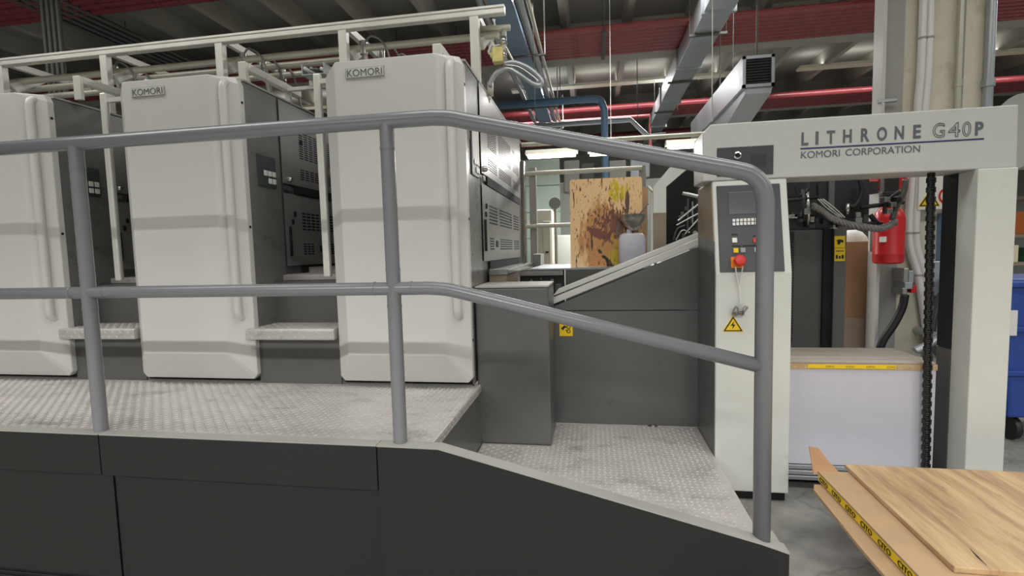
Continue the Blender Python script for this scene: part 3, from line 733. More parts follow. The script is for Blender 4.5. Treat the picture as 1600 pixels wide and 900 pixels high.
for (x, y) in ((1384, 312), (1394, 320), (1388, 330), (1396, 349), (1402, 312)):
    a = at(x, y, y=3.58)
    MB().box(a.x - .016, a.x + .016, 3.56, 3.62, a.z - .016, a.z + .016).build('clamp', random.choice(['machine_black', 'bright_steel']), t, bevel=.003)
MB().box(1.3, 1.9, 3.72, 3.8, 1.82, 1.90).build('hanger_bar', 'machine_black', t)

# pile of sheets, boards above and below
t = thing('paper_pile', 'tall white stack of sheets standing inside the feeder gantry', 'paper stack', (1.57, 3.6, .15))
MB().box(1.115, 1.96, 3.19, 3.62, .15, .742).build('sheets', 'paper_white', t)
MB().box(1.112, 1.965, 3.185, 3.62, .742, .775).build('lower_board', 'raw_edge', t)
tp0, tp1 = at(1262, 566, y=3.183), at(1400, 574, y=3.183)
tpo = MB().box(tp0.x, tp1.x, 3.181, 3.186, .748, .770).build('tape', 'yellow', t)
for k in range(4):
    text('CITO', 'tape_lettering', 'ink_black', tpo, (tp0.x + .1 + k * .11, 3.181, .753), X1, Z1, width=.045, height=.011, extrude=.0008)
for k in range(6):
    y0 = 3.19 + k * .07
    MB().box(1.114 + random.uniform(0, .006), 1.962 - random.uniform(0, .01), y0, y0 + .066, .776, .786 + random.uniform(0, .006)).build('plank', 'paper_board', t, bevel=.003)
t = thing('pile_lift', 'layered grey lift plate on a black base under the white paper stack', 'lift plate', (1.55, 3.6, 0))
for k in range(3):
    MB().box(1.11, 1.95, 3.17 + k * .006, 3.62, .055 + k * .032, .080 + k * .032).build('plate', 'galvanised', t, bevel=.003)
MB().box(1.11, 1.94, 3.28, 3.6, .0, .055).build('base', 'void_black', t)

# hoist chain
ch = thing('hoist_chain', 'black roller chain hanging in front of the white paper stack', 'chain', (1.885, 3.15, .1))
cxa, cxb = at(1455, 275, y=3.15), at(1447, 725, y=3.15)
cb = MB(); n = 66
for k in range(n):
    f = k / n; x = cxa.x + (cxb.x - cxa.x) * f; z = 1.872 - (1.872 - .12) * f; h = .029; wd = .015 if k % 2 else .010
    for s_ in (-1, 1):
        cb.box(x + s_ * wd - .004, x + s_ * wd + .004, 3.138, 3.162, z - h, z)
    cb.lathe([(.008, -wd), (.008, wd)], (x, 3.15, z - .006), 8, 'x')
    cb.lathe([(.008, -wd), (.008, wd)], (x, 3.15, z - .021), 8, 'x')
cb.build('links', 'black_rubber', ch, kind='stuff')

# ================================================================== SIDE SHIELD AND GRIPPER BEHIND THE TOWER
t = thing('feeder_shield', 'pale angular machine shield with black opening left of the tower', 'machine shield', (.6, 3.7, 1.3))
yS = 3.68
o = [at(*p, y=yS) for p in ((1021, 292), (1046, 262), (1100, 238), (1100, 385), (1021, 400))]
i_ = [at(*p, y=yS) for p in ((1041, 292), (1076, 262), (1100, 247), (1100, 378), (1041, 388))]
sh = MB(); n = 5
vs = [(p.x, yS, p.z) for p in o] + [(p.x, yS, p.z) for p in i_]
vs += [(x, yS + .03, z) for x, y, z in vs]
fs = []
for k in (0, 1, 2, 4, 3):
    j = (k + 1) % n
    if k == 2: continue
    fs += [(k, j, n + j, n + k), (2 * n + k, 2 * n + j, 3 * n + j, 3 * n + k), (k, j, 2 * n + j, 2 * n + k), (n + k, n + j, 3 * n + j, 3 * n + k)]
sh.add(vs, fs); sh.build('shield_plate', 'tower_white', t)
MB().prism([(p.x, p.z) for p in i_], 'y', yS + .28, yS + .3).build('dark_interior', 'void_black', t)
a, b = at(1021, 310, y=yS - .004), at(1041, 400, y=yS - .004)
MB().box(a.x - .002, b.x, yS - .006, yS, b.z, at(1021, 333, y=yS).z).build('lower_band', 'stained_grey', t)
def ts(pts, r, m, nm, y=yS + .12, n=5):
    P = [at(p[0], p[1], y=(p[2] if len(p) > 2 else y)) for p in pts]
    return MB().tube(curve(P, n) if len(P) > 2 else P, r, 10).build(nm, m, t, smooth=True)
ts([(1066, 302), (1096, 309)], .016, 'bright_steel', 'roller')
ts([(1059, 345), (1094, 317)], .008, 'bright_steel', 'lever')
ts([(1057, 352), (1094, 332)], .007, 'bright_steel', 'lever')
ts([(1070, 366), (1095, 338)], .007, 'bright_steel', 'lever')
ts([(1084, 248), (1088, 285), (1095, 298)], .010, 'dark_conduit', 'hose')
ts([(1052, 375), (1058, 358), (1070, 352)], .006, 'dark_conduit', 'hose')
ts([(1056, 375), (1066, 360), (1078, 364)], .006, 'bright_steel', 'hose')
ts([(1075, 310), (1074, 355)], .006, 'dark_conduit', 'upright_rod'); ts([(1082, 315), (1082, 350)], .006, 'bright_steel', 'upright_rod')
w0 = at(1085, 364, y=yS + .1)
MB().lathe([(.03, -.02), (.034, 0), (.03, .02)], w0, 20, 'y').build('wheel', 'black_rubber', t, smooth=True)
MB().lathe([(.016, -.024), (.016, -.018)], w0, 16, 'y').build('wheel_hub', 'bright_steel', t)
for (x, y) in ((1066, 334), (1072, 326), (1063, 340), (1080, 345), (1068, 368), (1076, 358)):
    p = at(x, y, y=yS + .14); MB().box(p.x - .012, p.x + .012, yS + .13, yS + .16, p.z - .014, p.z + .014).build('bracket', 'dark_conduit', t, bevel=.003)
# slim upright trim beside the shield
t = thing('feeder_upright', 'narrow pale upright strip with bent pipe beside the machine shield', 'upright', (.42, 3.9, 1.3))
a = at(1014, 310, y=3.9); b = at(1018, 400, y=3.9)
MB().box(a.x - .012, a.x + .012, 3.9, 3.95, 0, a.z - .05).build('strip', 'cover_white', t, bevel=.003)
P = [at(*p, y=3.86) for p in ((1012, 291), (1022, 301), (1025, 310), (1024, 350), (1024, 395))]; P.append(Vector((P[-1].x, 3.86, 0)))
MB().tube(P, .011, 10).build('bent_pipe', 'pipe_pale', t, smooth='all')

# ================================================================== SPLATTERED BOARD, CAN, BOWL
zt2 = zt + .013
a = at(890, 281, y=4.16); b = at(1003, 278, y=4.16)
bd = MB(); W = (b.x - a.x); h = a.z - zt2; xc = (a.x + b.x) / 2
rr = .02; pts = [(-W / 2, 0), (W / 2, 0), (W / 2, h - rr), (W / 2 - rr * .3, h - rr * .3), (W / 2 - rr, h), (-W / 2 + rr, h), (-W / 2 + rr * .3, h - rr * .3), (-W / 2, h - rr)]
bd.loft([[(xc + x, 4.12 + z * .05, zt2 + z) for x, z in pts], [(xc + x, 4.135 + z * .05, zt2 + z) for x, z in pts]])
bd.build('splattered_board', 'splattered_board', label='tan plywood sheet spattered with ink behind the infeed ramp', cat='board')
a = at(1003, 293, y=4.35); b = at(1012, 293, y=4.35)
MB().box(a.x - .2, b.x, 4.32, 4.335, zt2, a.z).build('plain_board', 'cardboard_pale', label='plain tan board standing behind the ink spattered sheet', cat='board', bevel=.003)
jc = at(988, 390, y=4.02)
t = thing('jerry_can', 'white plastic can stained with ink in front of the spattered board', 'canister', (jc.x, 4.03, zt2))
hw = .105; ztop = at(985, 364, y=4.0).z
def rect(hw, hd, z, r=.03):
    P = []
    for (sx, sy, a0) in ((1, 1, 0), (-1, 1, 90), (-1, -1, 180), (1, -1, 270)):
        for k in range(4):
            q = R_(a0 + k * 30); P.append((jc.x + sx * (hw - r) + r * math.cos(q), 4.06 + sy * (hd - r) + r * math.sin(q), z))
    return P
MB().loft([rect(hw - .01, .05, zt2), rect(hw, .055, zt2 + .02), rect(hw, .055, ztop - .05), rect(hw - .012, .05, ztop - .015), rect(hw - .035, .03, ztop, .02)]).build('body', 'jerry_plastic', t, smooth=True)
MB().lathe([(.022, 0), (.022, .03), (.018, .034)], (jc.x - .02, 4.06, ztop - .003), 16).build('neck', 'jerry_plastic', t, smooth=True)
bw0 = at(989, 336, y=4.04)
t = thing('ink_bowl', 'dirty metal funnel bowl with a stirring stick on top of the white can', 'bowl', (bw0.x, 4.06, ztop))
MB().lathe([(.024, ztop + .032 - bw0.z), (.03, -.12), (.06, -.09), (.098, -.03), (.105, .0), (.110, .004), (.100, -.004), (.055, -.075), (.01, -.08)], (bw0.x, 4.06, bw0.z), 24).build('bowl', 'metal_bowl', t, smooth=True)
MB().lathe([(.085, -.026), (.0, -.026)], (bw0.x, 4.06, bw0.z), 20).build('ink', 'ink_black', t)
s0, s1 = at(990, 347, y=4.05), at(1013, 318, y=4.0)
MB().tube([s0, s1], .007, 8).build('stick', 'stained_grey', t, smooth=True)

# ================================================================== BACKGROUND BEHIND THE PRESS
t = thing('far_guardrail', 'pale guardrail behind the spattered board', 'guardrail', (0, 5.62, 0))
yg = 5.62
for px, py in ((832, 262), (1003, 258)):
    a = at(px, py, y=yg)
    MB().box(a.x - .04, a.x + .04, yg - .03, yg + .03, 0, a.z).build('post', 'kick_cap', t, bevel=.006)
for p, q in (((815, 272), (1003, 264)), ((812, 354), (900, 352))):
    a, b = at(*p, y=yg - .05), at(*q, y=yg - .05); MB().tube([(a.x, yg - .05, a.z), (b.x, yg - .05, a.z)], .025, 12).build('rail', 'pipe_pale', t, smooth=True)
t = thing('far_cabinet', 'tall cream equipment cabinet behind the far guardrail', 'cabinet', (-.6, 6.6, 0))
a, b = at(838, 328, y=6.5), at(862, 330, y=6.5)
MB().box(a.x, b.x, 6.5, 7.1, 0, a.z).build('body', 'lamp_housing', t, bevel=.01)
MB().box(a.x + .08, b.x - .02, 6.49, 6.5, .5, a.z - .15).build('door', 'lamp_housing', t, bevel=.004)
p = at(855, 394, y=6.49); MB().box(p.x - .02, p.x + .02, 6.47, 6.49, p.z - .01, p.z + .01).build('latch', 'ink_black', t)
a, b = at(863, 368, y=7.2), at(900, 370, y=7.2)
MB().box(a.x, b.x + .3, 7.2, 7.7, 0, a.z).build('pale_panel_cabinet', 'wall_paint', label='low grey cabinet between the cream cabinet and the spattered board', cat='cabinet', bevel=.01)
a = at(867, 318, y=6.0)
t = thing('work_lamp', 'round metal work lamp on a stalk left of the spattered board', 'lamp', (a.x, 6.05, 0))
MB().lathe([(.07, -.03), (.068, 0), (.05, .05), (.02, .07)], a, 20, 'y').build('shade', 'bright_steel', t, smooth=True)
MB().lathe([(.05, -.022), (0, -.022)], a, 16, 'y').build('lens', 'button_white', t)
MB().tube([(a.x, 6.08, 0), (a.x, 6.08, a.z - .03)], .02, 10).build('stalk', 'pipe_pale', t, smooth=True)
# green sheet wall and doorway far behind
t = thing('green_partition', 'grey green boarded partition behind the far guardrail', 'partition', (-1.2, 8.0, 0))
a, b = at(828, 255, y=8.0), at(874, 255, y=8.0)
for k in range(7):
    z0 = k * .42; MB().box(-3.0, b.x, 8.0, 8.06, z0 + .005, z0 + .415).build('panel', 'wall_green', t, bevel=.006)
a = at(895, 200, y=9.5); b = at(1022, 240, y=9.5)
t = thing('grey_enclosure', 'large grey machine enclosure in the background above the spattered board', 'machine', (.4, 10, 0))
MB().box(-1.3, 1.75, 9.5, 11.0, 0, 2.75).build('body', 'wall_paint', t, bevel=.02)
for (p, q, m_) in (((882, 300), (905, 250), 'kick_cap'), ((908, 285), (928, 255), 'dark_paint'), ((952, 278), (978, 250), 'kick_cap'), ((985, 278), (1015, 244), 'galvanised')):
    u, v = at(*p, y=9.46), at(*q, y=9.46); MB().box(u.x, v.x, 9.44, 9.5, u.z, v.z).build('front_panel', m_, t, bevel=.01)
# hanging fluorescent lamps
def lamp(name, label, y, p0, p1, lit=1):
    a, b = at(*p0, y=y), at(*p1, y=y); z = (a.z + b.z) / 2
    area(((a.x + b.x) / 2, y, z - .04), b.x - a.x, .12, 26)
    t = thing(name, label, 'lamp', ((a.x + b.x) / 2, y, z), 'hanging fluorescent lamps')
    MB().prism([(y - .10, z + .01), (y - .04, z + .07), (y + .04, z + .07), (y + .10, z + .01)], 'x', a.x, b.x).build('housing', 'lamp_housing', t)
    for k in (-1, 1): MB().tube([(a.x + .03, y + k * .04, z - .012), (b.x - .03, y + k * .04, z - .012)], .02, 12).build('tube', 'lamp_tube', t, smooth=True)
    for x in (a.x + .2, b.x - .2): MB().tube([(x, y, z + .06), (x, y, z + .14)], .006, 6).build('hanger', 'dark_conduit', t)
lamp('fluorescent_lamp', 'lit fluorescent lamp nearest the rear corner of the press units', 6.6, (822, 243), (903, 241))
lamp('fluorescent_lamp', 'lit fluorescent lamp half hidden by the sloping handrail', 6.6, (918, 239), (1000, 236))
lamp('fluorescent_lamp', 'lit fluorescent lamp at the left end of the lettered beam', 6.6, (1040, 229), (1130, 224))
a, b = at(815, 236, y=6.6), at(1130, 212, y=6.6); a.z = at(862, 242, y=6.6).z + .03
MB().tube([(a.x, 6.6, a.z + .12), (b.x, 6.6, a.z + .12)], .03, 12).build('pale_pipe', 'pipe_pale', smooth=True, label='pale pipe running just above the fluorescent lamps', cat='pipe')
for hx in (-.72, 1.72): MB().tube([(hx, 6.6, a.z + .12), (hx, 6.6, 5.26)], .005, 6).build('pipe_hanger', 'dark_conduit', bpy.data.objects['pale_pipe'])
# batten lamps of the hall, one row per bay
k_ = 0
for (ly, lz, lp, sp_, wd_) in ROWS:
    for n_, lx in enumerate(row_x(ly)):
        side = ('left', 'right')[n_] if 5 < ly < 8 else ('left', 'middle', 'right')[n_]
        where = {-3.6: 'nearer row behind the camera', -7.7: 'farther row behind the camera', 1.9: 'row above the walkway', 6.4: 'row above the press rear', 11.0: 'row at the hall rear'}[ly]
        t = thing('batten_lamp', 'long white ceiling batten lamp, %s of the %s' % (side, where), 'lamp', (lx, ly, lz), 'ceiling batten lamps')
        MB().box(lx - 2.3, lx + 2.3, ly - wd_ / 2, ly + wd_ / 2, lz, lz + .05).build('housing', 'lamp_housing', t)
        for s in (-1.8, 1.8): MB().tube([(lx + s, ly, lz + .05), (lx + s, ly, 5.0)], .008, 6).build('hanger', 'dark_conduit', t)

# ================================================================== OVERHEAD FRAME ON THE PRESS
t = thing('overhead_frame', 'bright aluminium pipe frame standing on top of the press units', 'pipe frame', (-2.8, 3.58, 2.66))
yO = 3.58
zb = at(737, 27.8, y=yO).z
xe = at(789, 22, y=yO).x
bm_ = MB().box(-6.2, xe, yO - .03, yO + .03, zb, zb + .060).build('top_beam', 'aluminium', t, bevel=.006)
MB().box(-6.2, xe + .002, yO - .034, yO - .03, zb + .036, zb + .041).build('groove', 'kick_cap', bm_)
xs = [at(742, 45, y=yO).x, at(537, 60, y=yO).x, at(345, 80, y=yO).x, at(166, 105, y=yO).x, at(5, 130, y=yO).x]
for k, x in enumerate(xs):
    foot = 2.659 if k in (0, 2, 3) else 1.41
    if k == 4: foot = 2.659
    MB().box(x - .032, x + .032, yO - .026, yO + .026, foot, zb).build('post', 'aluminium', t, bevel=.004)
    MB().prism([(yO + .02, zb - .14), (yO + .07, zb - .2), (yO + .36, zb + .0), (yO + .30, zb + .02)], 'x', x + .01, x + .05).build('brace', 'aluminium', t)
    MB().box(x - .02, x + .02, yO, yO + .75, zb + .02, zb + .07).build('cross_arm', 'aluminium', t)
for k, (yy, zz) in enumerate(((yO + .12, zb - .085), (yO + .24, zb - .11), (yO + .36, zb - .14))):
    x1 = -.66 if k == 0 else -1.75
    MB().tube([(-6.2, yy, zz), (x1, yy, zz)], .027, 14).build('pipe', 'pipe_pale', t, smooth=True)
    for x in (xs[1] + .1, xs[2] + .1, xs[3] - .05):
        MB().tube([(x + k * .09, yy, zz - .05), (x + k * .09, yy, zz + .05)], .03, 12).build('fitting', 'bright_steel', t, smooth=True)
        MB().tube([(x + k * .09, yy, zz), (x + k * .09 + .02, yy + .02, zz - .16), (x + k * .09 + .04, yy + .06, 2.66)], .016, 10).build('drop_pipe', 'pipe_pale', t, smooth=True)
        MB().tube(curve([(x + k * .07, yy, zz + .03), (x + .1 + k * .07, yy - .05, zz + .06), (x + .2 + k * .05, yy - .02, zz - .05), (x + .22 + k * .05, yy + .05, 2.66)], 5), .008, 6).build('cable', 'braid', t, smooth='all')
# small brackets on the unit tops
for (p, nm, lab) in (((682, 68), 'stand_bracket', 'short steel bracket on the top of the nearest press unit'), ((118, 118), 'stand_bracket', 'tall steel bracket behind the left press unit'), ((377, 96), 'stand_bracket', 'steel bracket behind the middle press unit')):
    a = at(*p, y=3.1)
    t2 = thing(nm, lab, 'bracket', (a.x, 3.15, 2.659), 'brackets on the unit tops')
    MB().box(a.x - .028, a.x + .028, 3.1, 3.13, 2.659, a.z).build('upright', 'aluminium', t2, bevel=.003)
    MB().box(a.x - .02, a.x + .03, 3.13, 3.75 if p[0] != 682 else 3.3, a.z - .05, a.z).build('arm', 'aluminium', t2, bevel=.003)
    MB().box(a.x - .02, a.x + .02, 3.6 if p[0] != 682 else 3.26, 3.63 if p[0] != 682 else 3.29, 2.659, a.z - .05).build('upright', 'aluminium', t2)
# cable channel running back between units
for (x, lab) in ((-2.0, 'cable filled channel running back over the gap beside the middle unit'), (-3.46, 'cable filled channel running back over the gap beside the left unit')):
    t2 = thing('cable_channel', lab, 'cable tray', (x, 4.2, 2.8), 'cable channels')
    MB().prism([(x - .09, 2.90), (x - .09, 2.82), (x + .09, 2.82), (x + .09, 2.90), (x + .083, 2.90), (x + .083, 2.827), (x - .083, 2.827), (x - .083, 2.90)], 'y', 3.45, 5.3).build('channel', 'galvanised', t2)
    for k in range(4):
        MB().tube(curve([(x - .06 + k * .04 + random.uniform(-.01, .01), 3.45 + q * .31, 2.85 + random.uniform(0, .04)) for q in range(7)], 4), .013, 8).build('cable', ['cable_white', 'braid', 'dark_conduit', 'cable_white'][k], t2, smooth='all')
    MB().box(x - .1, x + .1, 3.56, 3.60, 2.78, 2.82).build('support', 'aluminium', t2)
    MB().box(x - .3, x + .28, 3.565, 3.595, 2.76, 2.785).build('support', 'aluminium', t2)
# valve assembly at the frame's right end
t = thing('air_valve', 'cream solenoid valve with hoses at the right end of the overhead frame', 'valve', (-.66, 3.7, 2.66))
yv = 3.7
def tv(pts, r, m, nm, n=6, y=yv):
    P = [at(p[0], p[1], y=y + (p[2] if len(p) > 2 else 0)) for p in pts]
    return MB().tube(curve(P, n) if len(P) > 2 else P, r, 10).build(nm, m, t, smooth='all')
a = at(789, 50, y=yv)
tv([(748, 46), (797, 43)], .022, 'pipe_pale', 'pipe')
tv([(787, 44), (787, 98)], .020, 'pipe_pale', 'pipe')
tv([(786, 58), (787, 70)], .027, 'bright_steel', 'fitting'); tv([(786, 80), (787, 92)], .026, 'bright_steel', 'fitting')
p = at(778, 87, y=yv - .05); MB().box(p.x - .038, p.x + .038, yv - .08, yv - .01, p.z - .052, p.z + .052).build('solenoid', 'brass_valve', t, bevel=.006)
MB().box(p.x - .055, p.x - .038, yv - .06, yv - .03, p.z - .01, p.z + .025).build('connector', 'brass_valve', t)
tv([(786, 100), (805, 98), (828, 108), (845, 124), (845, 133), (832, 131), (810, 116), (795, 108), (778, 112), (768, 125), (766, 135)], .017, 'galvanised', 'hose', y=yv - .02)
tv([(790, 102), (812, 106), (835, 122), (840, 128)], .010, 'bright_steel', 'hose', y=yv - .08)
tv([(766, 128), (766, 150)], .024, 'pipe_pale', 'fitting')
tv([(765, 148), (762, 160)], .018, 'pipe_pale', 'pipe')
tv([(770, 30), (775, 48), (764, 80), (768, 84), (776, 72)], .006, 'cable_white', 'cable'); tv([(773, 30), (770, 60), (762, 82)], .005, 'cable_white', 'cable')
tv([(767, 82), (775, 72), (788, 72), (795, 82), (806, 105)], .010, 'bright_steel', 'cable')

# ================================================================== CEILING SERVICES
def bundle(ys, z, r, x0, x1, where):
    n = len(ys); words = ['nearest', 'second', 'third', 'fourth', 'fifth', 'sixth', 'seventh', 'eighth', 'ninth']
    for k, y in enumerate(ys):
        MB().tube([(x0, y, z), (x1, y, z)], r, 14).build('red_pipe', 'red_pipe', smooth=True, cat='pipe', group='red pipes under the ceiling',
            label='%s red pipe from the camera in the bundle %s' % (words[k], where))
bundle([4.72 + k * .125 for k in range(8)], 4.66, .052, XL + .1, XR_ - .1, 'across the top left corner')
bundle([7.55 + k * .125 for k in range(8)], 4.66, .056, XL + .1, XR_ - .1, 'with bright glints above the lamps')
bundle([11.7 + k * .15 for k in range(6)], 4.66, .068, XL + .1, XR_ - .1, 'behind the blue pipe')
bundle([14.6 + k * .24 for k in range(3)], 4.66, .10, XL + .1, XR_ - .1, 'farthest back in the hall')
t = thing('pipe_clamp', 'dark clamp strap around the glinting red pipe bundle', 'clamp', (-.2, 7.95, 4.55))
p = at(943, 75, z=4.56); MB().box(p.x - .03, p.x + .03, 7.44, 8.46, 4.555, 4.575).build('strap', 'dark_conduit', t); MB().tube([(p.x, 7.44, 4.56), (p.x, 7.44, 5.0)], .012, 8).build('hanger', 'dark_conduit', t); MB().tube([(p.x, 8.46, 4.56), (p.x, 8.46, 5.0)], .012, 8).build('hanger', 'dark_conduit', t)
# blue tray
t = thing('blue_trunking', 'glossy blue trunking with steel edges running back under the ceiling', 'trunking', (-1.0, 8, 4.3))
MB().box(-1.14, -.86, 3.9, 12.2, 4.30, 4.36).build('panel', 'blue_panel', t, bevel=.005)
for (x, r) in ((-1.22, .035), (-.78, .045)):
    MB().tube([(x, 3.9, 4.30), (x, 12.2, 4.30)], r, 12).build('edge_pipe', 'galvanised', t, smooth=True)
MB().tube([(-.69, 3.9, 4.33), (-.69, 12.2, 4.33)], .025, 12).build('edge_pipe', 'pipe_pale', t, smooth=True)
for y in (5.2, 7.2, 9.8, 11.6):
    MB().box(-1.28, -.62, y, y + .04, 4.24, 4.26).build('cross_bar', 'dark_conduit', t)
    MB().tube([(-.63, y + .02, 4.25), (-.63, y + .02, 5.0)], .01, 8).build('hanger', 'cable_white', t); MB().tube([(-1.27, y + .02, 4.25), (-1.27, y + .02, 5.0)], .01, 8).build('hanger', 'cable_white', t)
# galvanised duct
t = thing('air_duct', 'straight galvanised air duct running back above the lettered beam', 'air duct', (1.6, 9, 4.3))
for k in range(5):
    y0 = 4.6 + k * 1.9
    MB().box(1.36, 1.70, y0 + .03, y0 + 1.87, 4.30, 4.58).build('duct_section', 'galvanised', t, bevel=.004)
    MB().box(1.33, 1.73, y0 - .03, y0 + .03, 4.27, 4.60).build('flange', 'galvanised', t)
    MB().box(1.30, 1.78, y0 + .6, y0 + .64, 4.265, 4.295).build('support_bar', 'dark_conduit', t)
    for x in (1.31, 1.77) if k in (1, 3) else (): MB().tube([(x, y0 + .62, 4.28), (x, y0 + .62, 5.0)], .004, 6).build('hanger', 'dark_conduit', t)
# grille duct
t = thing('grille_duct', 'galvanised duct end with a dark louvred grille', 'air duct', (1.7, 6, 3.1))
yd = 5.5; c4 = [at(*p, y=yd) for p in ((1160, 137), (1210, 128), (1212, 78), (1160, 94))]
x0, x1 = c4[0].x, c4[1].x; z0, z1 = 3.09, 3.40
MB().box(x0, x1, yd + .02, 8.2, z0, z1).build('duct_section', 'galvanised', t, bevel=.004)
MB().prism([(yd + .02, z0), (yd + .02, z0 - .06), (6.6, z0 - .28), (8.2, z0 - .28), (8.2, z0)], 'x', x0 + .03, x1 - .02).build('lower_section', 'galvanised', t, bevel=.004)
MB().box(x0 + .03, x1 - .03, yd + .015, yd + .02, z0 + .03, z1 - .03).build('grille_back', 'void_black', t)
for k in range(9):
    z = z0 + .04 + k * (z1 - z0 - .08) / 8.5
    MB().prism([(yd, z), (yd + .004, z - .003), (yd + .018, z + .012), (yd + .014, z + .015)], 'x', x0 + .025, x1 - .025).build('louvre', 'dark_conduit', t)
for (a0, a1, b0, b1) in ((x0, x0 + .03, z0, z1), (x1 - .03, x1, z0, z1), (x0, x1, z0, z0 + .03), (x0, x1, z1 - .03, z1)):
    MB().box(a0, a1, yd - .006, yd + .02, b0, b1).build('grille_frame', 'galvanised', t)
for y in (6.0, 7.6): MB().tube([(x1 - .02, y, z1), (x1 - .02, y, 5.0)], .01, 8).build('hanger', 'dark_conduit', t)
# blue pipe, bent grey pipe, brown pipe
P = [at(855, 161, y=9.3), at(930, 154, y=9.3)]; z = P[1].z
MB().tube([(-3.0, 9.3, z), (P[1].x - .1, 9.3, z)] + curve([(P[1].x - .1, 9.3, z), (P[1].x + .08, 9.3, z - .03), (P[1].x + .16, 9.3, z - .2)], 5)[1:] + [(P[1].x + .16, 9.3, 0)], .065, 14).build('blue_pipe', 'blue_pipe', smooth='all', label='blue pipe that bends down in front of the far red pipes', cat='pipe')
P = [at(*p, y=10.2) for p in ((870, 197), (985, 187), (1012, 213), (1040, 211))]
MB().tube([(-3, 10.2, P[1].z)] + [(p.x, 10.2, p.z) for p in P[1:]] + [(P[3].x + .0, 10.2, 5.0)][:0], .055, 12).build('grey_pipe', 'galvanised', smooth=True, label='pale grey pipe with a slanting kink left of the duct end', cat='pipe')
P0z = P[1].z
P = [at(*p, y=11.2) for p in ((900, 185), (1015, 181), (1016, 205))]
MB().tube([(-2, 11.2, P[1].z), (P[1].x, 11.2, P[1].z), (P[2].x, 11.2, P[2].z - .4)], .04, 10).build('brown_pipe', 'red_pipe', smooth=True, label='thin brown red pipe turning down beside the grey kinked pipe', cat='pipe')
for hx in (-2.4, -.6, .9): MB().tube([(hx, 10.2, P0z), (hx, 10.2, 5.26)], .008, 6).build('pipe_hanger', 'dark_conduit', bpy.data.objects['grey_pipe'])
for i, (px, p1, p2, yy, lab) in enumerate(((953, 55, 215, 7.3, 'thin pale cord hanging left of the duct'), (1113, 90, 190, 6.0, 'thin pale cord hanging above the left end of the lettered beam'))):
    a, b = at(px, p1, y=yy), at(px, p2, y=yy); MB().tube([(a.x, yy, 5.2), (a.x, yy, b.z)], .006, 6).build('hanging_cord', 'cable_white', label=lab, cat='cord', group='hanging cords')
# dark conduits left
for k in range(4):
    x = at(69 + k * 8, 40, y=4.35).x
    MB().tube([(x, 4.35, 3.2), (x, 4.35, 5.26)], .022, 10).build('vertical_conduit', 'dark_conduit', smooth=True, cat='conduit', group='upright conduits at top left',
        label='%s of four upright dark conduits before the top left red pipes' % ('leftmost', 'second from left', 'third from left', 'rightmost')[k])
for k in range(5):
    x = -6.75 + k * .13
    MB().tube([(x, 3.0, 4.62), (x, 14.0, 4.62)], .03, 10).build('ceiling_conduit', 'dark_conduit', smooth=True, cat='conduit', group='ceiling conduits running back',
        label='%s grey conduit of the five running back at top left' % ('leftmost', 'second from left', 'middle', 'fourth from left', 'rightmost')[k])
for k, (x, y) in enumerate(((-3.2, 8.2), (-2.2, 8.3), (-7.2, 7.0), (-1.55, 7.2))):
    MB().tube([(x, y, 3.4), (x, y, 5.252)], .007, 6).build('drop_rod', 'dark_conduit', label='thin drop rod from the ceiling, %s of four behind the overhead frame' % ('second from right', 'third from left', 'leftmost', 'rightmost')[k], cat='rod', group='drop rods behind the frame')

# ================================================================== CONCRETE COLUMN AND WHAT HANGS ON IT
t = thing('concrete_column', 'pale stained concrete column behind the right end of the beam', 'column', (2.9, 5.0, 0))
yc = 4.8
MB().box(2.60, 3.245, yc, yc + .25, 0, 5.26).build('shaft', 'concrete', t, bevel=.02)
MB().box(3.03, 3.06, yc - .012, yc + .01, 0, 5.26).build('corner_strip', 'beam_concrete', t)
t = thing('steel_channel', 'pale grey green steel channel beside the concrete column', 'steel post', (2.48, 4.75, 0))
MB().box(2.405, 2.43, 4.70, 4.85, 0, 5.26).build('flange', 'cover_white', t, bevel=.003)
MB().box(2.43, 2.60, 4.77, 4.79, 0, 5.26).build('web', 'kick_cap', t)
a = at(1382, 158, y=4.72); MB().tube([(a.x - .05, 4.72, a.z), (a.x + .08, 4.70, a.z)], .02, 10).build('stub', 'galvanised', t)
# white lagged pipes
for k, lab in enumerate(('left white lagged pipe on the concrete column', 'right white lagged pipe on the concrete column')):
    o = k * .055; yy = 4.74
    P = [(at(1440, 0, y=yy).x + o, yy, 5.2), (at(1441, 60, y=yy).x + o, yy, at(1441, 60, y=yy).z), (at(1434, 165, y=yy).x + o, yy, at(1434, 165, y=yy).z)]
    for p in ((1424, 285), (1420, 375), (1434, 430), (1442, 480), (1448, 530)):
        v = at(*p, y=yy); P.append((v.x + o, yy, v.z))
    P.append((P[-1][0] + .05, yy, .0))
    t = thing('lagged_pipe', lab, 'pipe', (P[-1][0], yy, 0), 'white lagged pipes')
    MB().tube(curve(P, 7), .028, 14).build('pipe', 'insulation', t, smooth='all')
    for zz in (1.55, 1.2, 3.1): 
        q = min(curve(P, 7), key=lambda v: abs(v[2] - zz)); MB().tube([(q[0], q[1], q[2] - .008), (q[0], q[1], q[2] + .008)], .031, 12).build('strap', 'kick_cap', t, smooth=True)
for k, (px, r, m_, lab) in enumerate(((1499, .022, 'pipe_pale', 'slim pale conduit down the middle of the concrete column'), (1546, .034, 'galvanised', 'galvanised conduit at the right edge of the concrete column'))):
    x = at(px, 90, y=4.76).x
    t = thing('column_conduit', lab, 'conduit', (x, 4.76, 0), 'conduits on the column')
    MB().tube([(x, 4.76, 0), (x, 4.76, 5.26)], r, 12).build('conduit', m_, t, smooth=True)
    zz = at(px, 130, y=4.76).z
    MB().tube([(x, 4.76, zz - .03), (x, 4.76, zz + .03)], r * 1.3, 12).build('coupling', m_, t, smooth=True)
